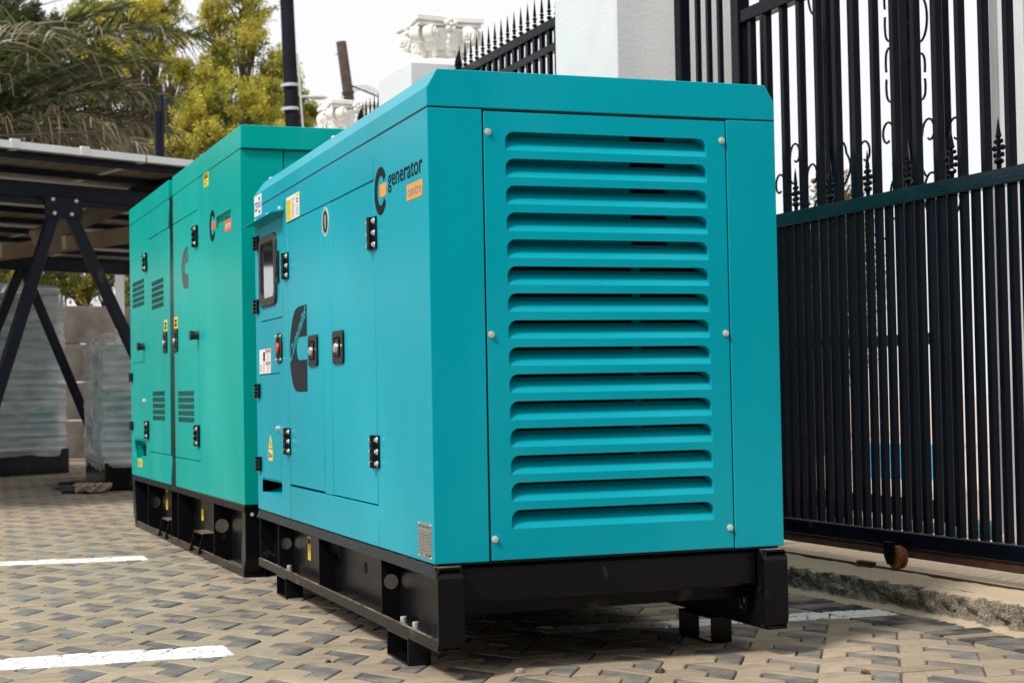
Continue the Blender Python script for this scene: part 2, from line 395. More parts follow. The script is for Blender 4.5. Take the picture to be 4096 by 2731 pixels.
# edging course of long narrow blocks along the kerb
y = -1.3; q = 0
while y < 7.5:
    w = .068 if random.random() < .25 else .083
    x0, x1 = edge_x(y+w/2)+.004, edge_x(y+w/2)+.205
    P_ = [(x0-.085*-w*0, y), (x1, y-.006), (x1, y+w-.006), (x0, y+w)]
    cx, cy = (x0+x1)/2, y+w/2
    V, F = paver_geo(P_, (cx, cy), jit=.0018)
    me = bpy.data.meshes.new('edging_block'); me.from_pydata(V, [], F)
    q = random.random()
    me.materials.append(M['coal' if q < .72 else ('dark' if q < .88 else 'tan')])
    o = bpy.data.objects.new('edging_block', me); COL.objects.link(o); o.parent = pave
    o.location = (cx, cy, random.uniform(-.001, .002)); o.rotation_euler = (R(random.uniform(-.6, .6)), R(random.uniform(-.6, .6)), 0)
    y += w

# ------------------------------------------------------------------ kerb, verge and gate track (own frame: x outwards k, y along s)
GA = R(2.3)
def GP(k, s, z=0): return (k*math.cos(GA)-s*math.sin(GA), k*math.sin(GA)+s*math.cos(GA), z)
def fbm(p, o=4):
    return noise.fractal(Vector(p), 1.0, 2.0, o)
prof = [(1.66, -.012), (1.72, -.002), (1.765, .004), (1.782, .010), (1.788, .022), (1.791, .036), (1.793, .050), (1.796, .062), (1.803, .072), (1.816, .078), (1.84, .081),
        (1.87, .083), (1.90, .085), (1.93, .088), (1.96, .090), (2.0, .090), (2.06, .088), (2.14, .082), (2.3, .08)]
# densify
pr2 = []
for (a, b), (c, d) in zip(prof, prof[1:]):
    n_ = max(1, int(math.hypot(c-a, d-b)/.007)) if a < 1.9 else 4
    for t in range(n_): pr2.append((a+(c-a)*t/n_, b+(d-b)*t/n_))
pr2.append(prof[-1])
ss = [-1.2+.009*i for i in range(int(4.2/.009))]
V, F = [], []
for s in ss:
    for k, z in pr2:
        p = (k*1.0, s, z)
        face = max(0, min(1, (z-.004)/.02))*max(0, min(1, (.080-z)/.010))*(1 if k < 1.83 else 0)
        rough = fbm((k*28, s*28, z*28), 5)*.020+fbm((k*90+5, s*90, z*90), 3)*.008
        wav = fbm((3.3, s*2.2, 1), 3)*.014
        sand = fbm((k*14, s*14, 7), 4)*.0030
        low = max(0, 1-z/.03)
        V.append(GP(k+wav*(1 if k < 1.85 else .2)-rough*face*1.5+low*.03*fbm((9, s*3, 2), 2), s, z+sand*(1-face)+rough*face*.5+(.006*max(0, fbm((s*5, 4, k*6), 3)) if k > 1.83 else 0)))
n2 = len(pr2)
for i in range(len(ss)-1):
    for j in range(n2-1): F.append((i*n2+j, i*n2+j+1, (i+1)*n2+j+1, (i+1)*n2+j))
me = bpy.data.meshes.new('kerb'); me.from_pydata(V, [], F); me.polygons.foreach_set('use_smooth', [True]*len(me.polygons)); kerb = setting(link('kerb', me, 'kerb'))
vb = MB(); a, b, c, d = GP(2.29, -12, .079), GP(70, -12, .079), GP(70, 80, .079), GP(2.29, 80, .079); vb.quad(a, b, c, d)
verge = setting(vb.build('verge', mat('pale_dusty_verge', (.52, .42, .35), .9, var=.15, vscale=5, bump=.5, bscale=40)))
a, b, c, d = GP(1.80, 2.98, .081), GP(2.31, 2.98, .081), GP(2.31, 80, .081), GP(1.80, 80, .081)
setting(MB().quad(a, b, c, d).build('plinth_strip', 'concrete'))
tb = MB().box(1.958, 1.972, -1.2, 2.6, .080, .098, .002); track = tb.build('gate_track', 'rust'); track.rotation_euler = (0, 0, GA)
thing('', 'thin rusty steel rail let into the sandy kerb beneath the gate wheel', 'gate track', obj=track)
bk = MB().box(-.016, .016, -.05, .05, 0, .008, .002).box(-.013, .013, -.045, .045, .012, .020, .002).box(-.011, .011, -.040, -.030, .006, .014).box(-.011, .011, .030, .040, .006, .014).build('rail_stop', 'rust')
bk.location = GP(1.953, .99, .090); bk.rotation_euler = (0, 0, GA)
thing('', 'small rusty double flange lying on the gate rail beside the wheel', 'rail stop', obj=bk)

# ------------------------------------------------------------------ generator parts
def screw_mesh(r=.0095):
    b = MB().cyl((0, 0, 0), (0, 0, .0025), r, r*.92, 16).cyl((0, 0, .0025), (0, 0, .0075), r*.66, r*.6, 6)
    b.box(-r*.34, r*.34, -r*.08, r*.08, .0076, .0080).box(-r*.08, r*.08, -r*.34, r*.34, .0076, .0081)
    o = b.build('screw', 'zinc'); me = o.data; bpy.data.objects.remove(o); return me
SCREW = screw_mesh(); BOLT = screw_mesh(.0085)
def put(me, name, frame, u, v, parent, d=0):
    o = bpy.data.objects.new(name, me); COL.objects.link(o); o.parent = parent
    o.matrix_basis = frame @ Matrix.Translation((u, v, d)); return o
def hinge(parent, y, z, frame=SIDE, w=.085, h=.092, bolts=True, d=0., narrow=False):
    u = -y; b = MB()
    def bx(u0, u1, v0, v1, d0, d1, bev=.001): b.box(u0, u1, v0, v1, d0, d1, bev)
    if narrow:
        bx(-w/2, w/2, -h/2, h/2, 0, .012, .003)
        for i in range(4): bx(-w/2-.001, -w/2+.018, -h/2+h*(i+.08)/4, -h/2+h*(i+.92)/4, .010, .019, .003)
    else:
        bx(-w/2, -.008, -h/2, h/2, 0, .006, .0015); bx(.008, w/2, -h/2, h/2, 0, .006, .0015)
        for i in range(5): b.cyl((0, -h/2+h*(i+.03)/5, .008), (0, -h/2+h*(i+.97)/5, .008), .012, .012, 12)
        bx(-.022, .022, -h/2+.002, h/2-.002, .0, .008)
    o = b.build('hinge', 'hinge', parent); o.matrix_basis = frame @ Matrix.Translation((u, z, d))
    if bolts:
        for sx in (-1, 1):
            for sy in (-1, 0, 1): put(BOLT, 'bolt', Matrix.Identity(4), sx*w*.36, sy*h*.36, o, .006)
    return o
def handle(parent, y0, y1, z0, z1, frame=SIDE):
    u0, u1 = -y0, -y1; u0, u1 = min(u0, u1), max(u0, u1); cu, cv = (u0+u1)/2, (z0+z1)/2; w, h = u1-u0, z1-z0
    f = frame @ Matrix.Translation((cu, cv, 0))
    o = plate('door_handle', [rr_(-w/2, w/2, -h/2, h/2, w*.1), rr_(-w*.29, w*.29, -h*.30, h*.30, w*.05)], Matrix.Translation((0, 0, .007)), 'plastic', parent, th=.008, bev=.0022)
    o.matrix_basis = f
    MB().box(-w*.3, w*.3, -h*.31, h*.31, -.004, .0005).build('handle_recess', 'inner', o)
    MB().box(-w*.16, w*.17, -h*.255, h*.255, .001, .009, .002).build('paddle', 'plastic', o)
    MB().cyl((-w*.02, -h*.02, .008), (-w*.02, -h*.02, .017), w*.115, w*.10, 14).build('lock_barrel', 'chrome', o, True)
    return o
def genlogo(parent, yc, zc, S, frame, ringm, sqm, cutm, yR, yL, zt0, zt1, cen, lettersq='teal'):
    """open ring with a square, the word generator and a small block with the word centre. S scales the ring"""
    out = []; ro, ri = .068*S, .042*S
    for i in range(41):
        t = R(33+294*i/40); out.append((-yc+ro*.98*math.cos(t), zc+ro*math.sin(t)))
    for i in range(41):
        t = R(327-294*i/40); out.append((-yc+ri*.9*math.cos(t)+.004*S, zc+ri*math.sin(t)))
    plate('logo_ring', [out], sh(frame, .0008), ringm, parent, th=.0010, bev=0)
    plate('logo_square', [rr_(-yc-.004*S, -yc+.058*S, zc-.0185*S, zc+.0175*S)], sh(frame, .0008), sqm, parent, th=.0010, bev=0)
    text('generator', -yL, -yR, zt0, zt1, sh(frame, .0002), ringm, parent, bold=.012)
    c = cen; pl = plate('word_block', [rr_(-c[0], -c[1], c[2], c[3])], sh(frame, .0008), sqm, parent, th=.0010, bev=0)
    h = c[3]-c[2]; w = abs(c[0]-c[1])
    text('centre', -c[0]+w*.06, -c[1]-w*.05, c[2]+h*.22, c[3]-h*.22, sh(frame, .0009), cutm, pl)

# ================================================================== near generator
G1 = thing('generator', 'turquoise canopied generator in front, wide louvres on its end, on a black skid base', 'generator', (0, 0, 0))
Z0, Z1 = .2955, 1.460
def L_panel(name, pts, g, m='teal', z0=Z0, z1=Z1):
    return MB().prism(pts, 2, z0, z1, .0018).build(name, m, g)
L_panel('corner_panel', [(0, 0), (.148, 0), (.148, .02), (.02, .02), (.02, .543), (0, .543)], G1)
L_panel('corner_panel', [(1, 0), (1, .543), (.98, .543), (.98, .02), (.8515, .02), (.8515, 0)], G1)
# lid
lidp = [(0, 1.4645), (0, 1.514), (.028, 1.561), (.972, 1.561), (1, 1.514), (1, 1.4645)]
b = MB().prism(lidp, 1, 0, 2.365, .0015)
for v in b.bm.verts:
    if v.co.y > 2.3 and v.co.z > 1.53: v.co.y -= .06
lid = b.build('canopy_lid', 'teal', G1)
for yy in (2.24, 1.2): MB().cyl((.045, yy, 1.561), (.045, yy, 1.572), .012, .009, 10).build('lid_bolt', 'zinc', G1)
# louvre panel
NL = 15; ztop, pit = 1.3566, .0701
zl = [1.3566-.07008*i for i in range(NL)]
holes = []
HX0, HX1, HH = .211, .789, .0485
def louv_hole(z):
    r = .024; out = [(HX0, z), (HX1, z)]
    for i in range(7): t = R(90*i/6); out.append((HX1-r+r*math.cos(t), z+HH-r+r*math.sin(t)))
    for i in range(7): t = R(90+90*i/6); out.append((HX0+r+r*math.cos(t), z+HH-r+r*math.sin(t)))
    return out
lp = plate('louvre_panel', [rr_(.1525, .8470, Z0+.002, 1.4565)]+[louv_hole(z) for z in zl], sh(FRONT, 0), 'teal', G1, th=.003, bev=.0008)
def louvre_mesh():
    V, F = [], []; n = 9; m_ = 24; r = .027; D = .036; H = HH-.0075
    for i in range(n):
        t = i/(n-1); z = H*t; dy = D*(.75*t+.25*t*t)
        e = 0
        if z > H-r: e = r-math.sqrt(max(0, r*r-(z-(H-r))**2))
        x0, x1 = HX0-.0005+e*.9, HX1+.0005-e*.9
        for j in range(m_+1): V.append((x0+(x1-x0)*j/m_, dy-.0004, z))
    w = m_+1
    for i in range(n-1):
        for j in range(m_): F.append((i*w+j, i*w+j+1, (i+1)*w+j+1, (i+1)*w+j))
    # end returns following the hole
    for sx in (0, 1):
        b0 = len(V)
        hole = louv_hole(0)
        arc = ([(HX1, 0)]+hole[2:9]) if sx else ([(HX0, 0)]+hole[9:16][::-1])
        for (x, z) in arc: V.append((x+(.0006 if sx else -.0006), .001, z)); V.append((x+(.0006 if sx else -.0006), .050, z))
        for k in range(len(arc)-1): F.append((b0+2*k, b0+2*k+1, b0+2*k+3, b0+2*k+2))
    me = bpy.data.meshes.new('louvre'); me.from_pydata(V, [], F); me.materials.append(M['teal'])
    for p in me.polygons: p.use_smooth = True
    me.set_sharp_from_angle(angle=R(40)); return me
LM = louvre_mesh()
for z in zl:
    o = bpy.data.objects.new('louvre', LM); COL.objects.link(o); o.parent = G1; o.location = (0, .0012, z+.0003)
for u in (.1635, .8365):
    for v in (1.4027, .8775, .3517): put(SCREW, 'screw', sh(FRONT, 0), u, v, G1)
# behind the louvres
MB().box(.09, .94, .30, 2.3, .31, 1.45).box(.021, .06, .02, .5, .31, 1.45).box(.94, .979, .02, .5, .31, 1.45).build('dark_core', 'inner', G1)  # solid near-black blocks, shade of the hollow inside put into colour
MB().box(.16, .60, .085, .088, 1.12, 1.45).box(.705, .80, .085, .088, 1.12, 1.45).box(.60, .625, .089, .092, .32, 1.1).build('inner_baffle', 'teal', G1)
MB().box(.625, .70, .080, .083, .32, 1.45).cyl((.64, .07, 1.402), (.64, .085, 1.402), .012, .012, 12).cyl((.64, .07, 1.330), (.64, .085, 1.330), .012, .012, 12).build('fan_duct', 'black', G1)
# left side sheets
D_ = SIDE
def side(name, y0, y1, z0, z1, holes=(), m='teal', g=None, r=0, frame=SIDE, th=.018):
    return plate(name, [yz(y0, y1, z0, z1, r)]+list(holes), frame, m, g or G1, th=th, bev=.0016)
side('upper_side_panel', .5465, 1.750, 1.3445, Z1)
side('lower_side_panel', .5465, 1.750, Z0, .4105)
side('centre_strip', 1.0925, 1.2135, .413, 1.3415)
dB = side('door', .5465, 1.0895, .4150, 1.3400)
dA = side('door', 1.2165, 1.750, .4180, 1.3410)
cp = side('control_side_panel', 1.7545, 2.365, Z0, Z1, [yz(1.848, 2.284, 1.014, 1.382), yz(1.912, 2.287, .4165, .8145), yz(1.901, 2.270, .3665, .4135)])
cd_ = side('window_door', 1.851, 2.281, 1.017, 1.379, [yz(1.948, 2.243, 1.080, 1.325, .035)], g=cp)
side('hatch', 1.915, 2.284, .4195, .8115, g=cp)
# pocket under the hatch
pb = MB(); y0, y1, zb, zt = 1.899, 2.272, .3655, .4145
pb.quad((.004, y0, zb), (.004, y1, zb), (.060, y1, zb+.034), (.060, y0, zb+.034)); pb.quad((.004, y0, zt), (.004, y1, zt), (.060, y1, zb+.034), (.060, y0, zb+.034))
pb.quad((.004, y1, zb), (.004, y1, zt), (.060, y1, zb+.035), (.060, y1, zb+.033)); pb.quad((.004, y0, zb), (.004, y0, zt), (.060, y0, zb+.035), (.060, y0, zb+.033))
pb.build('lifting_pocket', 'teal', cp)
# window
gk = plate('gasket', [yz(1.937, 2.255, 1.067, 1.335, .048, 6), yz(1.972, 2.224, 1.100, 1.306, .026, 6)], sh(SIDE, .009), 'rubber', cp, th=.014, bev=.0045)
plate('window_pane', [yz(1.965, 2.230, 1.094, 1.312, .03)], sh(SIDE, .001), 'glass', cp, th=.004, bev=.0005)
MB().box(-.008, 0, 1.898, 1.926, 1.142, 1.260, .003).box(-.011, -.006, 1.904, 1.920, 1.16, 1.24, .002).cyl((-.008, 1.912, 1.175), (-.014, 1.912, 1.175), .006, .006, 10).build('window_latch', 'plastic', cp)
# rain hood with bolts
hb = MB(); hb.bm.verts.ensure_lookup_table()
hb.box(-.0035, 0, 1.795, 2.362, 1.393, 1.424, .001)
V = [(-.0035, 1.795, 1.397), (-.0035, 2.362, 1.397), (-.050, 2.362, 1.388), (-.050, 1.795, 1.388), (-.0035, 1.795, 1.3945), (-.0035, 2.362, 1.3945), (-.050, 2.362, 1.3855), (-.050, 1.795, 1.3855)]
vs = [hb.bm.verts.new(v) for v in V]
for f in ((0, 1, 2, 3), (7, 6, 5, 4), (0, 3, 7, 4), (1, 5, 6, 2), (2, 6, 7, 3)): hb.bm.faces.new([vs[i] for i in f])
hood = hb.build('rain_hood', 'teal', cp)
for yy in (2.312, 2.09, 1.864): put(BOLT, 'bolt', sh(SIDE, .0035), -yy, 1.409, cp)
for z, y in ((1.3215, 2.30), (1.077, 2.315), (.7515, 2.311), (.471, 2.302)): hinge(G1, y, z, w=.05, h=.056, bolts=False, narrow=True)
for y, z in ((.556, 1.190), (.560, .566), (1.773, 1.192), (1.779, .569)): hinge(G1, y, z, w=.088, h=.094)
handle(dB, .921, 1.060, .8265, .9300); handle(dA, 1.281, 1.412, .8265, .9300)
# stop button
es = plate('stop_switch', [yz(1.857, 1.962, .849, .960, .045, 8), yz(1.880, 1.939, .868, .941, .026, 8)], sh(SIDE, .006), 'plastic', cp, th=.007, bev=.002)
MB().box(-.001, .004, 1.876, 1.943, .866, .943).build('switch_recess', 'inner', es)
MB().cyl((0, 1.913, .905), (-.008, 1.913, .905), .012, .012, 12).cyl((-.008, 1.913, .905), (-.013, 1.913, .905), .021, .018, 20).build('stop_button', 'red', es, True)
for yy in (1.868, 1.951):
    for z in (.862, .947): put(BOLT, 'bolt', sh(SIDE, .0055), -yy, z, es).scale = (.7, .7, .7)
MB().cyl((0, 1.950, .611), (-.008, 1.950, .611), .012, .011, 14).cyl((-.008, 1.950, .611), (-.012, 1.950, .611), .006, .006, 10).build('hatch_lock', 'chrome', cp, True)
# stickers on the control section
def sticker(name, y0, y1, z0, z1, m, g, frame=SIDE, r=.002):
    return plate(name, [yz(y0, y1, z0, z1, r, 2)], sh(frame, .0009), m, g, th=.0010, bev=0)
def lines(g, y0, y1, z0, z1, n, m, frame=SIDE, seed=1, th=.36):
    rn = random.Random(seed); b = MB(); h = (z1-z0)/n
    for i in range(n):
        z = z1-h*(i+.5); w = (y1-y0)*rn.uniform(.55, 1)
        a = frame @ Vector((-y1, z-h*th/2, .0012)); 
        b.quad(frame @ Vector((-y1, z-h*th/2, .0013)), frame @ Vector((-y1+w, z-h*th/2, .0013)), frame @ Vector((-y1+w, z+h*th/2, .0013)), frame @ Vector((-y1, z+h*th/2, .0013)))
    return b.build('print_lines', m, g)
c = sticker('certificate_sticker', 2.218, 2.3635, 1.428, 1.5085, 'white', G1)
text('CE', -2.355, -2.295, 1.447, 1.482, sh(SIDE, .0007), 'ink', c, bold=.01); text('ISO', -2.288, -2.224, 1.456, 1.480, sh(SIDE, .0007), 'blue', c, bold=.02)
for zz in (1.492, 1.441): plate('seal', [ell(-2.256, zz, .017, .006, 14)], sh(SIDE, .0013), 'blue', c, th=.0006, bev=0)
c = sticker('instruction_sticker', 1.540, 1.757, 1.3475, 1.4325, 'white', G1)
plate('yellow_field', [yz(1.668, 1.752, 1.3500, 1.4240)], sh(SIDE, .0012), 'yellow', c, th=.0005, bev=0)
plate('yellow_field', [yz(1.544, 1.600, 1.4200, 1.4300)], sh(SIDE, .0012), 'yellow', c, th=.0005, bev=0)
plate('yellow_field', [yz(1.544, 1.600, 1.3860, 1.3930)], sh(SIDE, .0012), 'yellow', c, th=.0005, bev=0)
for (a0, a1, n_, sd_) in ((1.675, 1.745, 11, 1), (1.607, 1.662, 13, 2)): lines(c, a0, a1, 1.352, 1.422, n_, 'ink', seed=sd_, th=.22)
lines(c, 1.552, 1.590, 1.353, 1.384, 6, 'ink', seed=5, th=.25); lines(c, 1.556, 1.588, 1.396, 1.416, 2, 'ink', seed=6, th=.5)
c = sticker('danger_sticker', 2.080, 2.297, .8165, .9090, 'white', cp)
for (a0, a1, b0_, b1_) in ((2.085, 2.178, .894, .9065), (2.085, 2.178, .848, .8605)): plate('red_band', [yz(a0, a1, b0_, b1_)], sh(SIDE, .0012), 'red', c, th=.0005, bev=0)
plate('dark_field', [yz(2.186, 2.222, .864, .898)], sh(SIDE, .0012), 'ink', c, th=.0005, bev=0)
plate('prohibition_ring', [ell(-2.262, .838, .020, .013, 16), ell(-2.262, .838, .014, .009, 16)], sh(SIDE, .0012), 'red', c, th=.0005, bev=0)
lines(c, 2.092, 2.150, .864, .891, 5, 'red', seed=7, th=.3); lines(c, 2.092, 2.150, .819, .846, 5, 'red', seed=8, th=.3); lines(c, 2.188, 2.222, .820, .860, 6, 'greylogo', seed=9, th=.3)
text('DANGER', -2.172, -2.092, .8965, .9035, sh(SIDE, .0011), 'white', c); text('DANGER', -2.172, -2.092, .8505, .8575, sh(SIDE, .0011), 'white', c)
c = plate('voltage_sticker', [[(-2.141, .5365), (-2.069, .5375), (-2.106, .585)]], sh(SIDE, .0009), 'yellow', cp, th=.001, bev=0)
plate('flash_mark', [[(-2.112, .545), (-2.104, .543), (-2.096, .557), (-2.103, .556), (-2.101, .570), (-2.113, .554), (-2.106, .555)]], sh(SIDE, .0013), 'ink', c, th=.0005, bev=0)
c = sticker('frequency_sticker', 2.066, 2.143, .4895, .5310, 'yellow', cp)
plate('white_field', [yz(2.098, 2.137, .496, .525)], sh(SIDE, .0012), 'white', c, th=.0005, bev=0)
text('50', -2.135, -2.100, .499, .522, sh(SIDE, .0011), 'ink', c, bold=.03); text('Hz', -2.092, -2.072, .502, .515, sh(SIDE, .0007), 'ink', c, bold=.02)
# oval ear-protection badge
c = plate('ear_protection_badge', [ell(-1.153, 1.2865, .046, .0465)], sh(SIDE, .0009), 'white', dA, th=.001, bev=0)
c.parent = G1
plate('badge_field', [ell(-1.153, 1.2865, .041, .0425)], sh(SIDE, .0012), 'ink', c, th=.0004, bev=0)
plate('badge_ring', [ell(-1.153, 1.2865, .037, .0390), ell(-1.153, 1.2865, .0345, .0368)], sh(SIDE, .0014), 'white', c, th=.0004, bev=0)
plate('badge_head', [[(-1.153+.017*math.cos(t_)*(1 if math.sin(t_) > 0 else .8), 1.2865+.025*math.sin(t_)) for t_ in [2*PI*i/20 for i in range(20)]]], sh(SIDE, .0014), 'plate', c, th=.0004, bev=0)
# logos
genlogo(G1, .466, 1.302, 1.0, SIDE, 'ink', 'orange', 'teal', .047, .386, 1.285, 1.342, (.196, .054, 1.2415, 1.2835))
lg = plate('engine_maker_logo', [[(-1.449, 1.038), (-1.56, 1.0375), (-1.600, 1.034), (-1.640, 1.026), (-1.682, .996), (-1.712, .955), (-1.732, .906), (-1.733, .880), (-1.722, .825), (-1.696, .781), (-1.665, .757), (-1.630, .746), (-1.587, .7435), (-1.453, .743),
      (-1.451, .852), (-1.573, .852), (-1.596, .857), (-1.612, .872), (-1.618, .892), (-1.612, .913), (-1.596, .927), (-1.562, .932), (-1.450, .931)]], sh(SIDE, .0009), 'greylogo', dA, th=.001, bev=0)
text('Cummins', -1.724, -1.724+.262, .838, .838+.056, sh(SIDE, .0012), 'teal', lg, rise=.62, bold=.016)
# name plate
c = sticker('name_plate', .019, .138, .3055, .3955, 'plate', G1)
text('DIESEL GENERATOR SET', -.100, -.026, .3825, .3885, sh(SIDE, .0008), 'ink', c)
text('WFP', -.118, -.102, .3825, .3895, sh(SIDE, .0008), 'blue', c)
plate('mark', [[(-.132, .3855), (-.1275, .3905), (-.123, .3855), (-.1275, .3805)]], sh(SIDE, .0012), 'ink', c, th=.0005, bev=0)
for i, (w1, w2) in enumerate((('MODEL', 'NO.'), ('PR. POWER', 'CURRENT'), ('ST. POWER', 'FREQUENCY'), ('VOLTAGE', 'P. FACTOR'), ('SPEED', 'DATE'), ('PHASE', 'WEIGHT'))):
    z = .3700-.0080*i
    text(w1, -.133, -.133+.0026*len(w1), z, z+.0040, sh(SIDE, .0008), 'ink', c); text(w2, -.074, -.074+.0026*len(w2), z, z+.0040, sh(SIDE, .0008), 'ink', c)
    plate('field', [yz(.084, .106, z-.0010, z+.0052), yz(.0848, .1052, z-.0004, z+.0046)], sh(SIDE, .0012), 'ink', c, th=.0005, bev=0)
    plate('field', [yz(.024, .050, z-.0010, z+.0052), yz(.0248, .0492, z-.0004, z+.0046)], sh(SIDE, .0012), 'ink', c, th=.0005, bev=0)
text('POWER MACHINERY EQUIPMENT CO.,LTD', -.133, -.027, .3225, .3262, sh(SIDE, .0008), 'ink', c)
text('Tel: +86', -.133, -.100, .3160, .3195, sh(SIDE, .0008), 'ink', c); text('E-mail:', -.133, -.100, .3095, .3130, sh(SIDE, .0008), 'ink', c)
text('CE', -.072, -.056, .3095, .3180, sh(SIDE, .0008), 'ink', c, bold=.01); text('ERC', -.051, -.040, .3095, .3180, sh(SIDE, .0008), 'ink', c); plate('seal', [ell(-.031, .3138, .0055, .0045, 12)], sh(SIDE, .0012), 'ink', c, th=.0005, bev=0)
for yy in (.026, .131):
    for z in (.3085, .3925): MB().cyl((-.0009, yy, z), (-.003, yy, z), .003, .0025, 8).build('rivet', 'zinc', c)
# back and right sheets
MB().box(.0, 1.0, 2.345, 2.365, Z0, 1.4645, .0015).build('rear_panel', 'teal', G1) if False else MB().box(.022, .978, 2.340, 2.364, Z0, 1.460, .0015).build('rear_panel', 'teal', G1)
MB().box(.982, 1.0, .547, 2.365, Z0, Z1, .0015).build('right_side_panel', 'teal', G1)
MB().box(.003, .997, .003, 2.36, 1.4595, 1.4650).build('lid_seal', 'rubber', G1)
MB().box(.012, .988, .012, 2.35, .2895, .2965).build('floor_plate', 'black', G1)

# skid base of the near generator
def rail(x_out, s, g, L0_, L1_, zb=.074, zt=.2890):
    """C-shaped long member, open outwards; s=+1 when the inside lies towards +x"""
    b = MB()
    b.prism([(x_out+s*.058, zb+.004), (x_out+s*.064, zb+.004), (x_out+s*.064, zt), (x_out+s*.058, zt)], 1, L0_, L1_)
    b.prism([(x_out, zb+.001), (x_out+s*.0035, zb), (x_out+s*.058, zb), (x_out+s*.058, zb+.006), (x_out+s*.007, zb+.006), (x_out+s*.007, zb+.032), (x_out, zb+.030)], 1, L0_, L1_)
    b.prism([(x_out-s*.006, zt-.026), (x_out-s*.001, zt-.027), (x_out+s*.006, zt-.006), (x_out+s*.058, zt-.006), (x_out+s*.058, zt), (x_out+s*.004, zt)], 1, L0_, L1_)
    return b.build('side_rail', 'blackbase', g)
rl = rail(0.0, 1, G1, -.028, 2.372)
rrr = rail(.988, -1, G1, -.028, 2.372)
def rib(g, x0, x1, y, z0, z1, hole=None, m='blackbase', r=.021):
    P_ = [rr_(x0, x1, z0, z1)]
    if hole: P_.append(ell(hole[0], hole[1], r, r, 20))
    return plate('rib', P_, FRONT @ Matrix.Translation((0, 0, -y)), m, g, th=.006, bev=.0006)
for y, h in ((2.350, None), (1.992, (.030, .188)), (1.329, None), (.535, (.031, .197))): rib(G1, .003, .060, y, .080, .2835, h)
for y in (.535, 1.329, 1.992): rib(G1, .930, .984, y, .080, .2835)
MB().cyl((.0565, .93, .197), (.0585, .93, .197), .018, .018, 20).build('drain_hole', 'inner', G1)
def post(g, x0, x1):
    P_ = [(.000, .0785), (-.022, .0790), (-.036, .101), (-.036, .262), (-.008, .2895), (.004, .2895), (.004, .262), (-.026, .258), (-.026, .105), (-.018, .0850), (0, .0845)]
    return MB().prism([(y, z) for y, z in P_], 0, x0, x1, .0012).build('end_post', 'blackbase', g)
post(G1, -.003, .067); post(G1, .920, .990)
bm_ = MB().box(.067, .921, .010, .075, .192, .2862, .007).build('cross_beam', 'blackbase', G1, True)
MB().box(.067, .921, .085, .105, .150, .2, .002).build('lower_cross_member', 'blackbase', G1)
MB().box(.067, .921, 2.28, 2.36, .10, .286, .005).build('cross_beam', 'blackbase', G1)
# right rail lifting ring
b = MB(); f = Matrix(((0, 0, 1, .921), (1, 0, 0, .088), (0, 1, 0, .1435), (0, 0, 0, 1)))
plate('lifting_eye', [ell(0, 0, .036, .036, 24), ell(0, 0, .0235, .0235, 24)], f, 'blackbase', G1, th=.014, bev=.003)
# web cut so that the eye is open: rail web piece is rebuilt around the hole
for o in (rrr,):
    bm2 = bmesh.new(); bm2.from_mesh(o.data); bpy.data.meshes.remove(o.data) if False else None
    me2 = o.data
    bm2.clear()
    def prism2(pts, a, b_):
        A = [bm2.verts.new((p[0], a, p[1])) for p in pts]; B_ = [bm2.verts.new((p[0], b_, p[1])) for p in pts]
        fs = [bm2.faces.new(A), bm2.faces.new(B_[::-1])]+[bm2.faces.new((A[(i+1) % len(pts)], A[i], B_[i], B_[(i+1) % len(pts)])) for i in range(len(pts))]
        bmesh.ops.recalc_face_normals(bm2, faces=fs)
    zb, zt = .074, .289
    prism2([(.988, zb+.001), (.9845, zb), (.930, zb), (.930, zb+.006), (.981, zb+.006), (.981, zb+.032), (.988, zb+.030)], -.028, 2.372)
    prism2([(.994, zt-.026), (.989, zt-.027), (.982, zt-.006), (.930, zt-.006), (.930, zt), (.984, zt)], -.028, 2.372)
    bm2.to_mesh(me2); bm2.free()
wf = Matrix(((0, 0, 1, .9300), (1, 0, 0, 0), (0, 1, 0, 0), (0, 0, 0, 1)))
plate('rail_web', [rr_(-.028, 2.372, .080, .283), ell(.088, .1435, .0235, .0235, 24)], wf, 'blackbase', G1, th=.006, bev=0)
# feet: short open channels
def foot(g, x0, x1, y0, y1, hb=.0745):
    b = MB(); t = .0055
    b.box(x0, x1, y0, y0+t, 0, hb, .0008).box(x0, x1, y1-t, y1, 0, hb, .0008).box(x0, x1, y0+t, y1-t, 0, t).box(x0, x1, y0+t, y1-t, hb-t, hb)
    o = b.build('foot', 'black', g)
    MB().cyl(((x0+x1)/2, y0*.6+y1*.4, t), ((x0+x1)/2, y0*.6+y1*.4, t+.0006), .009, .009, 12).build('bolt_hole', 'inner', o); return o
for a, b_ in ((.001, .065), (.903, .968)):
    foot(G1, a, b_, .262, .480); foot(G1, a, b_, 1.872, 2.032)
for y in (.30, .42, 1.955):
    b = MB().cyl((.034, y, .080), (.034, y, .090), .013, .013, 6).cyl((.034, y, .090), (.034, y, .112), .0085, .0085, 12)
    for i in range(4): b.cyl((.034, y, .092+.005*i), (.034, y, .0945+.005*i), .0095, .0095, 12)
    b.build('bolt', 'zinc', G1)
c = plate('rail_sticker', [yz(1.700, 1.745, .150, .232)], Matrix.Translation((.0570, 0, 0)) @ SIDE, 'yellow', G1, th=.0006, bev=0)
plate('sticker_mark', [yz(1.704, 1.741, .205, .226)], Matrix.Translation((.0566, 0, 0)) @ SIDE, 'ink', c, th=.0006, bev=0)
text('CAUTION', -.000, .048, 0, .012, Matrix.Translation((.0566, 1.716, .153)) @ SIDE @ Matrix.Rotation(PI/2, 4, 'Z'), 'ink', c)

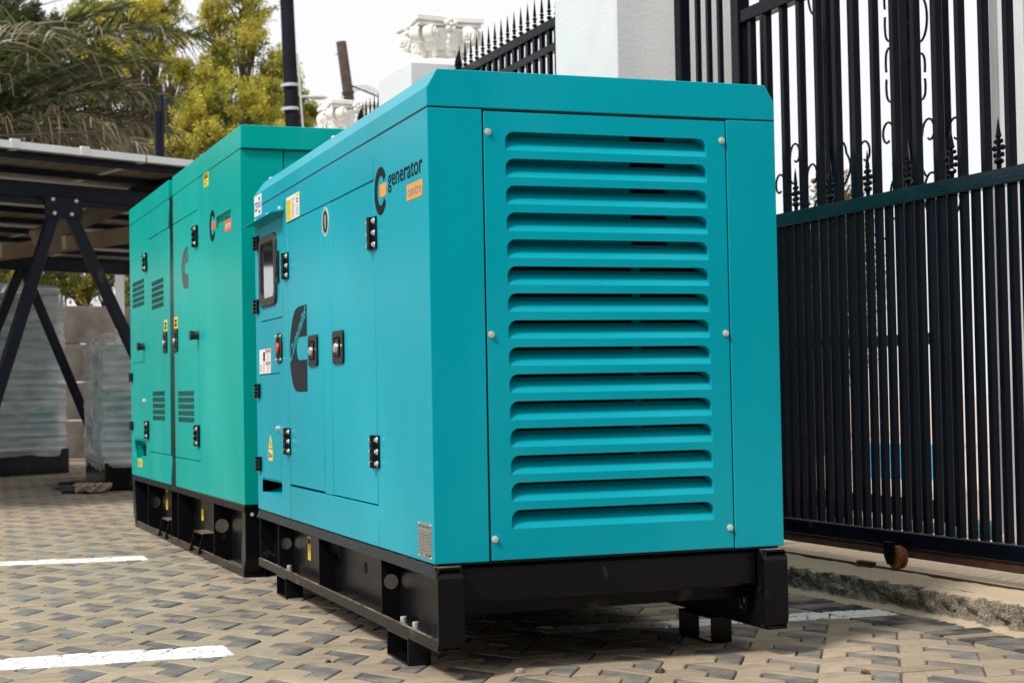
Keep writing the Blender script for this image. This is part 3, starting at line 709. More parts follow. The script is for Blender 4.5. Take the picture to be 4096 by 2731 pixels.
# ================================================================== second generator
A2 = R(1.6)
g0 = Vector((.0626*math.cos(A2)-2.605*math.sin(A2), .0626*math.sin(A2)+2.605*math.cos(A2), 0))
G2 = thing('generator', 'taller green canopied generator standing behind the turquoise one, split by an upright black band', 'generator', g0, A2)
W2 = 1.16
H0, H1, H2 = .2945, 1.7335, 1.831
def T(s): return s-2.605
def side2(name, s0, s1, z0, z1, holes=(), g=None): return plate(name, [yz(T(s0), T(s1), z0, z1)]+list(holes), SIDE, 'green', g or G2, th=.018, bev=.0018)
# near section
L_panel('corner_panel', [(0, 0), (.178, 0), (.178, .02), (.02, .02), (.02, T(3.5655)), (0, T(3.5655))], G2, 'green', H0, H1)
L_panel('corner_panel', [(W2, 0), (W2, 3.13), (W2-.02, 3.13), (W2-.02, .02), (W2-.178, .02), (W2-.178, 0)], G2, 'green', H0, H1)
MB().box(.182, W2-.182, 0.001, .02, H0, H1, .002).build('end_panel', 'green', G2)
side2('upper_side_panel', 3.569, 4.235, 1.594, H1); d1 = side2('door', 3.569, 4.235, .4405, 1.5895); side2('lower_side_panel', 3.569, 4.235, H0, .4365)
side2('upper_side_panel', 4.372, 5.045, 1.594, H1); d2 = side2('door', 4.372, 5.045, .4455, 1.5895); side2('lower_side_panel', 4.372, 5.045, H0, .4415)
c2 = side2('control_side_panel', 5.049, 5.740, H0, H1, [yz(T(5.180), T(5.618), .392, .497), yz(T(5.192), T(5.642), .502, .936)])
plate('hatch', [yz(T(5.195), T(5.639), .505, .933)], SIDE, 'green', c2, th=.018, bev=.002)
pb = MB(); y0, y1, zb, zt = T(5.178), T(5.620), .391, .498
pb.quad((.0185, y0, zb), (.0185, y1, zb), (.10, y1, zb+.03), (.10, y0, zb+.03)); pb.quad((.0185, y0, zt), (.0185, y1, zt), (.10, y1, zb+.03), (.10, y0, zb+.03))
pb.quad((.018, y1, zb), (.018, y1, zt), (.10, y1, zb+.03), (.10, y1, zb+.03+.001)); pb.quad((.018, y0, zb), (.018, y0, zt), (.10, y0, zb+.03), (.10, y0, zb+.03+.001))
pb.build('lifting_pocket', 'green', c2)
MB().box(0, W2, T(2.590), T(4.238), H1+.003, H2, .0025).build('canopy_lid', 'green', G2)
MB().box(0, W2, T(4.368), T(5.740), H1+.003, H2, .0025).build('canopy_lid', 'green', G2)
MB().box(.004, W2-.004, T(4.24), T(4.366), H0, H1+.01, .001).build('centre_band', 'blackbase', G2)
MB().box(.02, W2-.02, T(4.237), T(4.37), H1+.01, H2-.012, .001).build('band_cap', 'green', G2)
MB().box(.05, W2-.05, .04, 3.08, .31, 1.72).build('dark_bay_fill', 'inner', G2)  # near-black fill, dark inside of the canopy put into colour
MB().box(.022, W2-.022, 3.112, 3.134, H0, H1, .001).build('rear_panel', 'green', G2)
MB().box(.003, W2-.003, .003, 3.13, H1-.0006, H1+.0035).build('lid_seal', 'rubber', G2)
MB().box(0, W2, 0, 3.13, .288, .2955).build('floor_plate', 'black', G2)
for s0, s1, z in ((3.545, 3.635, 1.472), (3.558, 3.648, .555), (5.052, 5.165, 1.475), (5.050, 5.165, .560)):
    o = hinge(G2, T((s0+s1)/2), z, w=.075, h=.100, bolts=False, narrow=True)
    for vz in (-.033, .033): put(BOLT, 'bolt', Matrix.Identity(4), .022, vz, o, .013)
for z in (.855, .576): hinge(G2, T(5.685), z, w=.06, h=.050, bolts=False, narrow=True)
handle(d1, T(4.125), T(4.232), .958, 1.072); handle(d2, T(4.440), T(4.548), .962, 1.070)
for g, s0, s1 in ((d1, 4.130, 4.230), (d2, 4.441, 4.533)):
    c = sticker('caution_sticker', T(s0), T(s1), 1.072, 1.130, 'yellow', g)
    plate('sticker_mark', [yz(T(s0+.02), T(s1-.02), 1.082, 1.118)], sh(SIDE, .0013), 'ink', c, th=.0006, bev=0)
    plate('sticker_mark', [yz(T(s0+.030), T(s1-.030), 1.098, 1.104)], sh(SIDE, .0016), 'yellow', c, th=.0006, bev=0)
for s, z, g in ((3.575, 1.016, G2), (5.212, 1.018, c2)):
    MB().cyl((0, T(s), z), (-.018, T(s), z), .022, .018, 16).cyl((-.018, T(s), z), (-.040, T(s), z), .020, .023, 16).build('door_stop', 'rubber', g, True)
def grille(g, s0, s1, z0, z1):
    b = MB(); nrow, ncol = 5, 14; w = (s1-s0); h = (z1-z0)
    for r_ in range(nrow):
        for c_ in range(ncol):
            ya = T(s0)+w*(c_+.2)/ncol; yb = T(s0)+w*(c_+.8)/ncol; za = z0+h*(r_+.14)/nrow; zb_ = z0+h*(r_+.88)/nrow
            b.box(-.0010, .0005, ya, yb, za, zb_)
    return b.build('vent_grille', 'inner', g)
grille(c2, 5.195, 5.632, 1.244, 1.398); grille(d2, 4.541, 4.934, 1.200, 1.356); grille(d2, 4.540, 4.938, .611, .772); grille(d1, 3.706, 4.140, .610, .767)
MB().cyl((0, T(5.243), .717), (-.010, T(5.243), .717), .014, .012, 12).build('hatch_lock', 'chrome', c2, True)
c = sticker('warning_sticker', T(3.286), T(3.392), 1.671, 1.733, 'yellow', G2); plate('sticker_mark', [yz(T(3.296), T(3.382), 1.708, 1.728)], sh(SIDE, .0013), 'ink', c, th=.0005, bev=0)
text('CAUTION', -T(3.378), -T(3.300), 1.713, 1.724, sh(SIDE, .0012), 'yellow', c); lines(c, T(3.296), T(3.380), 1.675, 1.703, 5, 'ink', th=.25)
c = sticker('warning_sticker', T(5.345), T(5.485), .349, .393, 'yellow', c2); lines(c, T(5.36), T(5.47), .355, .388, 3, 'greylogo', th=.3)
genlogo(G2, T(3.207), 1.4825, 1.02, SIDE, 'ink', 'redorange', 'white', T(2.802), T(3.115), 1.463, 1.520, (T(2.928), T(2.802), 1.4265, 1.4725), 'white')
lg = plate('engine_maker_logo', [[(-T(3.822), 1.447), (-T(3.88), 1.4465), (-T(3.935), 1.435), (-T(3.985), 1.395), (-T(4.000), 1.350), (-T(3.987), 1.300), (-T(3.950), 1.262), (-T(3.90), 1.2505), (-T(3.820), 1.250),
      (-T(3.820), 1.318), (-T(3.895), 1.318), (-T(3.912), 1.330), (-T(3.915), 1.350), (-T(3.905), 1.366), (-T(3.885), 1.374), (-T(3.821), 1.374)]], sh(SIDE, .0009), 'greylogo2', d1, th=.001, bev=0)
text('Cummins', -T(3.992), -T(3.992)+.165, 1.305, 1.305+.032, sh(SIDE, .0010), 'green', lg, rise=.66, bold=.014)
# skid base
b = MB(); a0, a1 = -.004, 3.125
b.prism([(0.002, .000), (.09, .000), (.09, .010), (.012, .010), (.012, .034), (.002, .034)], 1, .035, 3.03)
b.prism([(-.003, .266), (.004, .264), (.012, .280), (.09, .280), (.09, .290), (0, .290)], 1, a0, a1)
b.prism([(.080, .010), (.086, .010), (.086, .282), (.080, .282)], 1, .01, 3.08)
b.build('side_rail', 'blackbase', G2)
b = MB(); b.prism([(W2-.002, .000), (W2-.09, .000), (W2-.09, .29), (W2-.002, .29)], 1, .035, 3.03); b.build('side_rail', 'blackbase', G2)
MB().prism([(.052, .0), (.0, .075), (-.004, .290), (.05, .290), (.09, .0)], 0, .001, W2-.001, .002).build('end_beam', 'blackbase', G2)
MB().prism([(3.03, .0), (3.10, .075), (3.125, .290), (3.05, .290), (2.98, .0)], 0, .001, W2-.001, .002).build('end_beam', 'blackbase', G2)
for s, h in ((3.285, (.040, .163)), (4.211, None), (4.400, None), (5.165, (.040, .165))): rib(G2, .004, .08, T(s), .012, .28, h, r=.030)
for s in (3.60, 4.53):
    b = MB()
    for u0 in (0, .216): b.prism([(0.078, .012), (-.012, .012), (.012, .105), (.078, .105)], 1, T(s)+u0, T(s)+u0+.006)
    b.box(.012, .078, T(s), T(s)+.222, .100, .106); b.build('jack_pocket', 'blackbase', G2)
for s, z in ((3.96, .20), (5.00, .19)):
    c = plate('rail_sticker', [yz(T(s)-.02, T(s)+.03, z-.06, z+.045)], Matrix.Translation((.0795, 0, 0)) @ SIDE, 'yellow', G2, th=.0006, bev=0)
    plate('sticker_mark', [yz(T(s)-.015, T(s)+.025, z-.005, z+.038)], Matrix.Translation((.0790, 0, 0)) @ SIDE, 'ink', c, th=.0006, bev=0)
put(BOLT, 'bolt', sh(FRONT, .003), .03, .255, G2)

# ================================================================== sliding gate
GT = thing('sliding_gate', 'black steel sliding gate of upright bars with spear finials on its middle rail', 'gate', GP(2.0, 0), GA)
def gbox(name, x0, x1, s0, s1, z0, z1, m='gate', bev=.002, par=None): return MB().box(x0, x1, s0, s1, z0, z1, bev).build(name, m, par or GT)
gbox('bottom_rail', -.02, .035, -1.25, 2.41, .170, .226, bev=.004)
gbox('rusty_channel', -.010, .03, -1.25, 2.41, .137, .169, 'rust')
gbox('middle_rail', -.024, .030, -1.25, 1.80, 1.350, 1.402, 'gate_reflect', .003)
gbox('top_rail', -.022, .030, -1.25, 1.830, 2.205, 2.258, bev=.003)
gbox('upright_post', -.028, .028, 1.835, 1.900, .23, 2.9, bev=.004)
gbox('end_post', -.025, .025, 2.34, 2.398, .23, 2.9, bev=.004)
bar1 = MB().box(-.0135, .0135, -.0135, .0135, 0, .803, .002).build('bar', 'gate', GT); bar1.location = (.004, .212, 1.402)
s = .212
k_ = 0
for i in range(1, 14):
    o = again(bar1, GT, (.004, .212+.1208*i, 1.402))
for i in range(1, 13): again(bar1, GT, (.004, .212-.1208*i, 1.402))
lb = MB().box(-.0125, .0125, -.0115, .0115, 0, 1.124, .0015).build('bar', 'gate', GT); lb.location = (.004, .212, .226)
for i in range(1, 27): again(lb, GT, (.004, .212+.06*i, .226))
for i in range(1, 24): again(lb, GT, (.004, .212-.06*i, .226))
tb_ = MB().box(-.010, .010, -.0115, .0115, 0, 2.67, .002).build('bar', 'gate', GT); tb_.location = (0, 2.035, .226)
for s_ in (2.130, 2.225): again(tb_, GT, (0, s_, .226))
b = MB()
def finial(par, m='gate', S=1.0, flat=True):
    b = MB()
    b.cyl((0, 0, 0), (0, 0, .022*S), .008*S, .008*S, 8)
    b.ball((0, 0, .030*S), .015*S, (1, 1.2, .75), 10, 6)
    b.cyl((0, 0, .03*S), (0, 0, .10*S), .0065*S, .0075*S, 8)
    for z, r, w in ((.050, .0085, .017), (.072, .0095, .020), (.093, .0075, .014)):
        for sg in (-1, 1):
            b.ball((0, sg*w*S, z*S), r*S, (.8, 1, 1), 8, 6); b.cyl((0, 0, (z-.004)*S), (0, sg*w*S, z*S), .0045*S, .004*S, 6)
    # spear: diamond section
    n = [(0.100, .006, .006), (.108, .009, .016), (.122, .0075, .012), (.145, .005, .0065), (.170, .0008, .001)]
    rings = []
    for z, rx, ry in n: rings.append([b.bm.verts.new(p) for p in ((rx*S, 0, z*S), (0, ry*S, z*S), (-rx*S, 0, z*S), (0, -ry*S, z*S))])
    for A, B_ in zip(rings, rings[1:]):
        for i in range(4): b.bm.faces.new((A[i], A[(i+1) % 4], B_[(i+1) % 4], B_[i]))
    return b.build('finial', m, par)
fs = [.272+.2415*i for i in range(6)]
f1 = finial(GT); f1.location = (.004, fs[0], 1.400)
for s_ in fs[1:]+[fs[0]-.2415*i for i in range(1, 6)]: again(f1, GT, (.004, s_, 1.400), (0, 0, R(random.uniform(-14, 14))))
# wheel
wh = MB().cyl((-.030, 0, 0), (-.020, 0, 0), .040, .040, 24).cyl((-.020, 0, 0), (-.010, 0, 0), .033, .033, 24).cyl((-.010, 0, 0), (.0, 0, 0), .040, .040, 24).cyl((-.036, 0, 0), (.006, 0, 0), .010, .010, 10).build('wheel', 'rustwheel', GT, True)
wh.location = (-.014, .825, .1375)
MB().prism([(-.030, .17), (.030, .17), (.030, .120), (.012, .092), (-.012, .092), (-.030, .120)], 0, -.040, -.035, .001).build('wheel_fork', 'gate', GT).location = (-.017, .838, .020)
MB().prism([(-.030, .17), (.030, .17), (.030, .120), (.012, .092), (-.012, .092), (-.030, .120)], 0, .010, .015, .001).build('wheel_fork', 'gate', GT).location = (-.017, .838, .020)

# second leaf behind the gate, with scrolls
GB = thing('scroll_gate', 'second black steel gate with wrought scrolls seen through the bars of the first', 'gate', GP(2.9, 0), GA)
for s0 in (1.76, 1.99, 2.62, 3.5): gbox('frame_post', -.025, .025, s0-.034, s0+.034, .10, 3.3, par=GB)
gbox('bottom_rail', -.02, .02, 1.73, 3.5, .16, .24, par=GB); gbox('middle_rail', -.02, .02, 1.73, 3.5, .90, .95, par=GB)
bb = MB().box(-.011, .011, -.015, .015, 0, 3.06, .0015).build('bar', 'gate', GB); bb.location = (0, 2.24, .24)
for i, s_ in enumerate((2.42, 3.0, 3.20)): again(bb, GB, (0, s_, .24))
def scroll(par, s0, z0, h, flip=1):
    pts = []
    for i in range(30):
        t = i/29
        if t < .5:
            u = t/.5; pts.append((0, s0+flip*.05*math.sin(u*PI*.9), z0+h*.62*u))
        else:
            u = (t-.5)/.5; a = -.2+u*5.4; r = .052*(1-.55*u)
            pts.append((0, s0+flip*(.012-.048+r*math.cos(a)+.004), z0+h*.62+r*math.sin(a)*1.3))
    return MB().tube(pts, .0055, 6).build('scroll', 'gate', par)
def cscroll(par, s0, z0, h, flip=1):
    pts = []
    for i in range(40):
        t = i/39; a = -PI*.95+t*PI*1.9; e = abs(t-.5)*2
        rr2 = 1-.45*max(0, e-.6)/.4
        pts.append((0, s0+flip*.055*math.cos(a)*rr2, z0+h/2+h/2*math.sin(a)*(1 if e < .8 else .85)))
    return MB().tube(pts, .0055, 6).build('scroll', 'gate', par)
for s_, z_, h_, f_ in ((3.04, 1.55, .28, -1), (2.80, 1.60, .22, 1), (2.62, 1.42, .2, -1), (2.36, 1.62, .26, 1), (2.12, 1.70, .22, -1), (2.27, 1.40, .2, -1), (1.70, 1.62, .26, 1), (1.88, 1.40, .22, -1), (3.14, 1.3, .2, 1), (2.80, 1.36, .2, -1), (1.88, 1.62, .3, 1), (1.70, 1.42, .2, -1), (2.50, 1.66, .24, -1), (2.12, 1.46, .2, 1), (2.95, 1.72, .22, 1), (3.35, 1.62, .24, -1)):
    scroll(GB, s_, z_, h_, f_)
for s_, z_, h_, f_ in ((2.03, 2.02, .30, 1), (2.03, 1.70, .28, 1), (1.90, 2.20, .2, -1), (1.90, 1.95, .2, 1), (1.84, 1.45, .18, 1), (2.20, 1.38, .18, 1), (3.2, 1.6, .2, 1), (3.2, 1.38, .2, 1), (2.12, 2.25, .26, -1), (2.12, 1.98, .24, -1), (1.84, 2.42, .3, 1), (2.72, 2.5, .24, 1), (2.72, 1.42, .2, 1), (2.9, 1.40, .18, -1)): cscroll(GB, s_, z_, h_, f_)

# ================================================================== pillars, capitals, spiked fence
def pillar(s0, s1, k0, k1, z, label):
    p = thing('gate_pillar', label, 'pillar', GP((k0+k1)/2, (s0+s1)/2), GA, 'white plastered pillars along the boundary')
    w, l = (k1-k0)/2, (s1-s0)/2
    MB().box(-w, w, -l, l, .04, z, .008).build('shaft', 'plaster', p)
    return p
p1 = pillar(2.62, 3.30, 1.80, 2.42, 3.6, 'tall white pillar right behind the turquoise generator, beside the gate')
p2 = pillar(5.52, 6.18, 1.80, 2.42, 2.76, 'white pillar topped by a leafy cast capital, left of the tall pillar')
p3 = pillar(7.62, 8.25, 1.83, 2.42, 2.62, 'farther small white pillar with a cast capital, above the green generator')
def capital(p, z0, S=1.0):
    b = MB()
    b.box(-.23*S, .23*S, -.23*S, .23*S, z0, z0+.045*S, .012)
    b.cyl((0, 0, z0+.045*S), (0, 0, z0+.07*S), .21*S, .17*S, 24)
    b.cyl((0, 0, z0+.07*S), (0, 0, z0+.12*S), .145*S, .145*S, 24)
    b.cyl((0, 0, z0+.12*S), (0, 0, z0+.25*S), .160*S, .215*S, 24)
    o = b.build('capital_base', 'mould', p, False)
    b = MB()
    pts = []
    for i in range(48):
        a = 2*PI*i/48; q_ = a % (PI/2)-PI/4
        r = (.195/max(abs(math.cos(a)), abs(math.sin(a)))+.03*(1-abs(q_)/(PI/4))-.012)*S
        pts.append((r*math.cos(a), r*math.sin(a)))
    b.prism(pts, 2, z0+.262*S, z0+.285*S, .004); b.prism([(x*1.07, y*1.07) for x, y in pts], 2, z0+.287*S, z0+.325*S, .006)
    b.build('abacus', 'mould', p)
    for i in range(4):
        a = PI/4+i*PI/2; d = Vector((math.cos(a), math.sin(a), 0)); t = Vector((-d.y, d.x, 0))
        c_ = d*.225*S+Vector((0, 0, z0+.215*S)); bb_ = MB()
        for off in (-1, 1):
            cc = c_+t*off*.045*S
            q0 = Vector((t.x, t.y, 0)); 
            bb_.cyl(cc-q0*.03*S, cc+q0*.03*S, .052*S, .052*S, 18); bb_.cyl(cc+q0*off*.03*S, cc+q0*off*.042*S, .036*S, .030*S, 16); bb_.cyl(cc+q0*off*.042*S, cc+q0*off*.052*S, .018*S, .014*S, 12)
        bb_.build('volute', 'mould', p, True)
        a = i*PI/2; d = Vector((math.cos(a), math.sin(a), 0)); t = Vector((-d.y, d.x, 0)); fb = MB()
        c_ = d*.215*S+Vector((0, 0, z0+.270*S))
        for k in range(5):
            an = 2*PI*k/5+PI/2; fb.ball(c_+t*.028*S*math.cos(an)+Vector((0, 0, .030*S*math.sin(an))), .019*S, (1, 1, 1), 8, 6)
        fb.ball(c_+d*.008, .014*S, (1, 1, 1), 8, 6)
        fb.build('flower', 'mould', p, True)
    for i in range(12):
        a = 2*PI*i/12; d = Vector((math.cos(a), math.sin(a), 0)); lb_ = MB()
        for k in range(4):
            lb_.ball(d*(.15+.012*k+.012*(k == 3))*S+Vector((0, 0, z0+(.10+.035*k)*S)), (.030-.002*k)*S, (.8, .8, 1), 7, 5)
        lb_.build('leaf', 'mould', p, True)
capital(p2, 2.76, 1.0); capital(p3, 2.62, .92)
MB().box(-.30, .30, -.32, .32, 3.6, 3.66, .01).build('cap', 'plaster', p1)

def spike(par):
    b = MB(); S = 1
    b.cyl((0, 0, 0), (0, 0, .012), .007, .007, 8)
    for z, r in ((.020, .015), (.040, .011), (.056, .013), (.072, .009)): b.ball((0, 0, z), r, (1, 1, .7), 8, 6)
    b.cyl((0, 0, .07), (0, 0, .165), .010, .001, 8)
    return b.build('spike', 'gate', par)
def fence(s0, s1, label):
    f = thing('spiked_fence', label, 'fence', GP(2.10, s0), GA, 'black spiked fence panels between the white pillars'); L_ = s1-s0
    for z0, z1, n_ in ((2.655, 2.705, 'top_rail'), (2.53, 2.57, 'second_rail'), (.20, .25, 'bottom_rail')): MB().box(-.02, .02, 0, L_, z0, z1, .002).build(n_, 'gate', f)
    bb = MB().box(-.011, .011, -.016, .016, 0, 2.41, .001).build('bar', 'gate', f); bb.location = (0, .05, .25)
    sp = spike(f); sp.location = (0, .05, 2.705)
    ring = cscroll(f, 0, 0, .08, 1); ring.name = 'ring'; ring.scale = (.7, .45, 1); ring.location = (0, .10, 2.572)
    n_ = int((L_-.08)/.1)
    for i in range(1, n_+1):
        again(bb, f, (0, .05+.1*i, .25)); again(sp, f, (0, .05+.1*i, 2.705))
        if i < n_: again(ring, f, (0, .10+.1*i, 2.572))
    for y in (0.03, L_-.03):
        MB().box(-.025, .025, y-.025, y+.025, .08, 2.72, .002).ball((0, y, 2.745), .026, (1, 1, 1.0)).cyl((0, y, 2.76), (0, y, 2.83), .026, .001, 4).build('fence_post', 'gate', f)
    return f
fence(3.31, 5.51, 'black spiked fence panel between the tall white pillar and the first capital')
fence(6.19, 7.61, 'black spiked fence panel just beyond the pillar with the large capital')
fence(8.27, 10.6, 'black spiked fence panel beyond the farthest white capital')

# fluted pillar behind the gate on the right
FP = thing('fluted_pillar', 'pale fluted pillar standing behind the gate at the right edge', 'pillar', GP(3.62, 1.55), GA)
b = MB(); b.box(-.30, .30, -.42, .42, .06, 4.2, .004)
for i in range(8):
    y = -.38+.11*i; b.box(-.345, -.30, y-.028, y+.028, .06, 4.2, .004)
for i in range(5):
    x = -.25+.12*i; b.box(x-.03, x+.03, .42, .46, .06, 4.2, .004)
b.build('shaft', 'plaster', FP)
# painted stones and the blue sheet low behind the gate
for i, (k, s, w) in enumerate(((2.62, 2.10, .19), (2.78, 1.93, .14), (2.90, 1.80, .12), (3.0, 1.68, .10))):
    b = MB().box(-.09, .09, -w/2, w/2, 0, .075, .022)
    for v in b.bm.verts: v.co += Vector([fbm(v.co*9+Vector((i, 2, 3)))*.012 for _ in range(3)])
    o = b.build('painted_stone', 'stoneteal'); o.location = GP(k, s, .078); o.rotation_euler = (0, 0, GA+R(20+9*i))
    thing('', ['largest teal painted stone under the gate, nearest the generator', 'teal painted stone right of the largest one under the gate', 'third teal painted stone under the gate', 'smallest teal painted stone, rightmost under the gate'][i], 'stone', obj=o, group='teal painted stones behind the gate')
b = MB().box(-.02, .02, -.35, .35, .06, .30, .004); o = b.build('blue_sheet', 'bluetarp'); o.location = GP(5.4, 5.7, .02); o.rotation_euler = (0, 0, GA+R(20))
thing('', 'low blue plastic sheet standing beyond the gate', 'sheet', obj=o)
# bits on the paving
for i, (x, y, r, m_, nm, lab) in enumerate(((1.025, -.36, .010, 'leafdead', 'dry_leaf', 'curled brown dry leaf on the pavers at bottom right'), (.235, .03, .011, 'concrete', 'pebble', 'pale grey pebble before the middle of the skid base'), (.565, -.12, .012, 'wood', 'pebble', 'brown pebble on the pavers in front of the skid base'), (-.18, .43, .006, 'wood', 'pebble', 'tiny dark pebble beside the front left foot'))):
    b = MB(); bmesh.ops.create_icosphere(b.bm, subdivisions=2, radius=r, matrix=Matrix.Diagonal((1.3, .9, .6, 1)))
    for v in b.bm.verts: v.co += v.co.normalized()*fbm(v.co*150+Vector((i*3, 0, 0)))*r*.5
    o = b.build(nm, m_); o.location = (x, y, r*.5); thing('', lab, nm.replace('_', ' '), obj=o)

# ================================================================== street poles, wires
def tagged(o, label, cat, group=None): return thing('', label, cat, obj=o, group=group)
PL = thing('utility_pole', 'tall black tarred pole rising behind the green generator', 'utility pole', (2.98, 15, 0))
MB().cyl((0, 0, 0), (-.20, 0, 6.2), .098, .078, 16).build('shaft', 'pole', PL, True)
for z in (4.37, 4.09): MB().cyl((-.155, 0, z), (-.157, 0, z+.035), .105, .105, 16).build('clamp_band', 'grey', PL)
MB().cyl((0, -.1, 3.5), (-.08, -.1, 4.75), .012, .012, 8).build('conduit', 'grey', PL)
MB().cyl((-.05, -.1, 4.24), (.15, -.1, 4.26), .016, .016, 8).ball((.15, -.12, 4.24), .055, (2.2, 1, .5)).build('lamp_head', 'grey', PL)
TP = thing('leaning_pole', 'short weathered brown wooden pole leaning left, behind the white capital', 'utility pole', (5.75, 22, 0))
MB().cyl((0.23, 0, 0), (-.58, 0, 6.49), .11, .085, 12).build('shaft', 'wood', TP)
MB().cyl((-.475, 0, 5.64), (-.480, 0, 5.68), .105, .105, 12).build('clamp', 'cable', TP); MB().cyl((-.55, 0, 6.3), (-.68, 0, 6.28), .008, .008, 6).build('pin', 'cable', TP)
def wire(name, p0, p1, sag, label, r=.012):
    p0, p1 = Vector(p0), Vector(p1); pts = [p0.lerp(p1, i/24)-Vector((0, 0, sag*4*(i/24)*(1-i/24))) for i in range(25)]
    o = MB().tube(pts, r, 5).build(name, 'cable'); tagged(o, label, 'cable'); return o
wire('cable', (5.28, 22, 5.80), (9.2, 21, 4.6), .15, 'dark cable running right from the leaning pole', .014)
wire('cable', (-4, 11.5, 3.15), (.88, 12, 3.35), .12, 'thin wire strung to the dark steel post above the carport', .005)
b = MB(); c0 = Vector((5.25, 21.9, 5.45))
for k in range(3):
    pts = [c0+Vector((.42*math.cos(t)*(1-.1*k)+.25, 0, .42*math.sin(t)*(1-.08*k)-.1)) for t in [R(-80+250*i/20-k*12) for i in range(21)]]
    b.tube(pts, .005, 5)
tagged(b.build('cable_coil', 'cable'), 'loose coil of wire hanging on the leaning pole', 'cable')
DP = thing('steel_post', 'dark steel double post standing up behind the carport roof', 'post', (.91, 12, 0))
MB().box(-.045, .0, -.04, .04, 0, 3.50, .004).build('channel', 'steel', DP); MB().box(.006, .04, -.04, .04, 0, 3.66, .004).build('channel', 'steel', DP)

# ================================================================== solar carport (own frame: x along the beam, y going back)
CA = R(27)
CP = thing('solar_carport', 'dark steel carport roofed with solar panels, on slanting struts', 'carport', (-.744, 7.5, 0), CA)
def cb(name, x0, x1, y0, y1, z0, z1, m='steel', bev=.003, tilt=0): return MB().box(x0, x1, y0, y1, z0, z1, bev).build(name, m, CP)
TL_, TR_ = -1.9, 4.2
SLP = -.055
def zr(y): return 2.447+SLP*y       # underside of panels
# panels with cells
cellm = bpy.data.materials.new('solar_underside'); cellm.use_nodes = True
n = cellm.node_tree; bs = n.nodes['Principled BSDF']; tc = n.nodes.new('ShaderNodeTexCoord'); br = n.nodes.new('ShaderNodeTexBrick')
br.offset = 0; br.inputs['Scale'].default_value = 1; br.inputs['Brick Width'].default_value = .166; br.inputs['Row Height'].default_value = .166; br.inputs['Mortar Size'].default_value = .006
br.inputs['Color1'].default_value = (.16, .125, .09, 1); br.inputs['Color2'].default_value = (.18, .14, .10, 1); br.inputs['Mortar'].default_value = (.40, .34, .27, 1)
n.links.new(tc.outputs['Object'], br.inputs[0]); n.links.new(br.outputs[0], bs.inputs['Base Color']); bs.inputs['Roughness'].default_value = .35
pw, pl_ = 1.01, 1.0
pm = None
for r_ in range(5):
    for c_ in range(6):
        x0 = TL_+c_*(pw+.012); y0 = r_*(pl_+.03)
        if pm is None:
            p_ = MB().box(0, pw, 0, pl_, 0, .004).build('solar_panel', cellm, CP)
            f_ = MB().box(0, pw, -.001, .035, -.006, .044, .001).box(0, pw, pl_-.035, pl_+.001, -.012, .044, .001).box(0, .02, 0, pl_, -.004, .044).box(pw-.02, pw, 0, pl_, -.004, .044).build('panel_frame', 'alu', p_)
            pm = p_
        else: p_ = again(pm, CP)
        p_.location = (x0, y0, zr(y0)); p_.rotation_euler = (math.atan(SLP), 0, 0)
for r_ in range(10):
    y = .10+r_*.515; cb('purlin', TL_, TR_, y, y+.05, zr(y)-.045, zr(y)-.004)
for x in (TL_+.32, TL_+.32+.72, -.744+1.84-.9, 1.1): pass
for x in (.18-.10, .62): cb('panel_clip', x, x+.07, -.006, .02, zr(0)-.006, zr(0)+.058, 'alu', .002)
cb('main_beam', TL_+.2, TR_, .5, .58, 2.180, 2.298, bev=.006)
cb('beam_flange', TL_+.2, TR_, .46, .54, 2.140, 2.165, bev=.004)
cb('rear_beam', TL_+.2, TR_, 3.50, 3.60, 1.93, 2.05, bev=.006)
cb('node_plate', .597, .905, .440, .452, 2.045, 2.200, bev=.004)
for x, z in ((.660, 2.178), (.850, 2.178), (.672, 2.078), (.812, 2.078)): MB().ball((x, .438, z), .016, (1, .6, 1), 12, 8).build('bolt', 'zinc', CP, True)
def strut(x0, z0, x1, z1, y, w=.075, t=.05, m='steel', name='strut'):
    d = Vector((x1-x0, 0, z1-z0)); L_ = d.length; a = math.atan2(d.x, -d.z)
    mt = Matrix.Translation((x0, y, z0)) @ Matrix.Rotation(-a, 4, 'Y')
    return MB().box(-w/2, w/2, 0, t, -L_, 0, .004, mt).build(name, m, CP)
strut(.690, 2.09, -.05, .0, .452, .085); strut(.815, 2.09, 1.93, .0, .452, .085)
strut(2.18, 1.95, 1.3, 0, 3.5, .08); strut(2.20, 1.95, 3.10, 0, 3.5, .08)
strut(-.05, 2.1, -.9, 0, .452, .085) if False else None
for x in (1.78, -1.2):
    MB().box(x-.06, x+.06, .5, 3.6, 1.98, 2.10, .004).build('rafter', 'strut', CP)
MB().box(1.66, 1.74, .42, 1.0, 2.24, 2.42, .004, Matrix.Identity(4)).build('bracket', 'steel', CP)
o = strut(1.95, 2.36, .98, 1.98, 1.2, .12, .10, 'strut', 'brace')
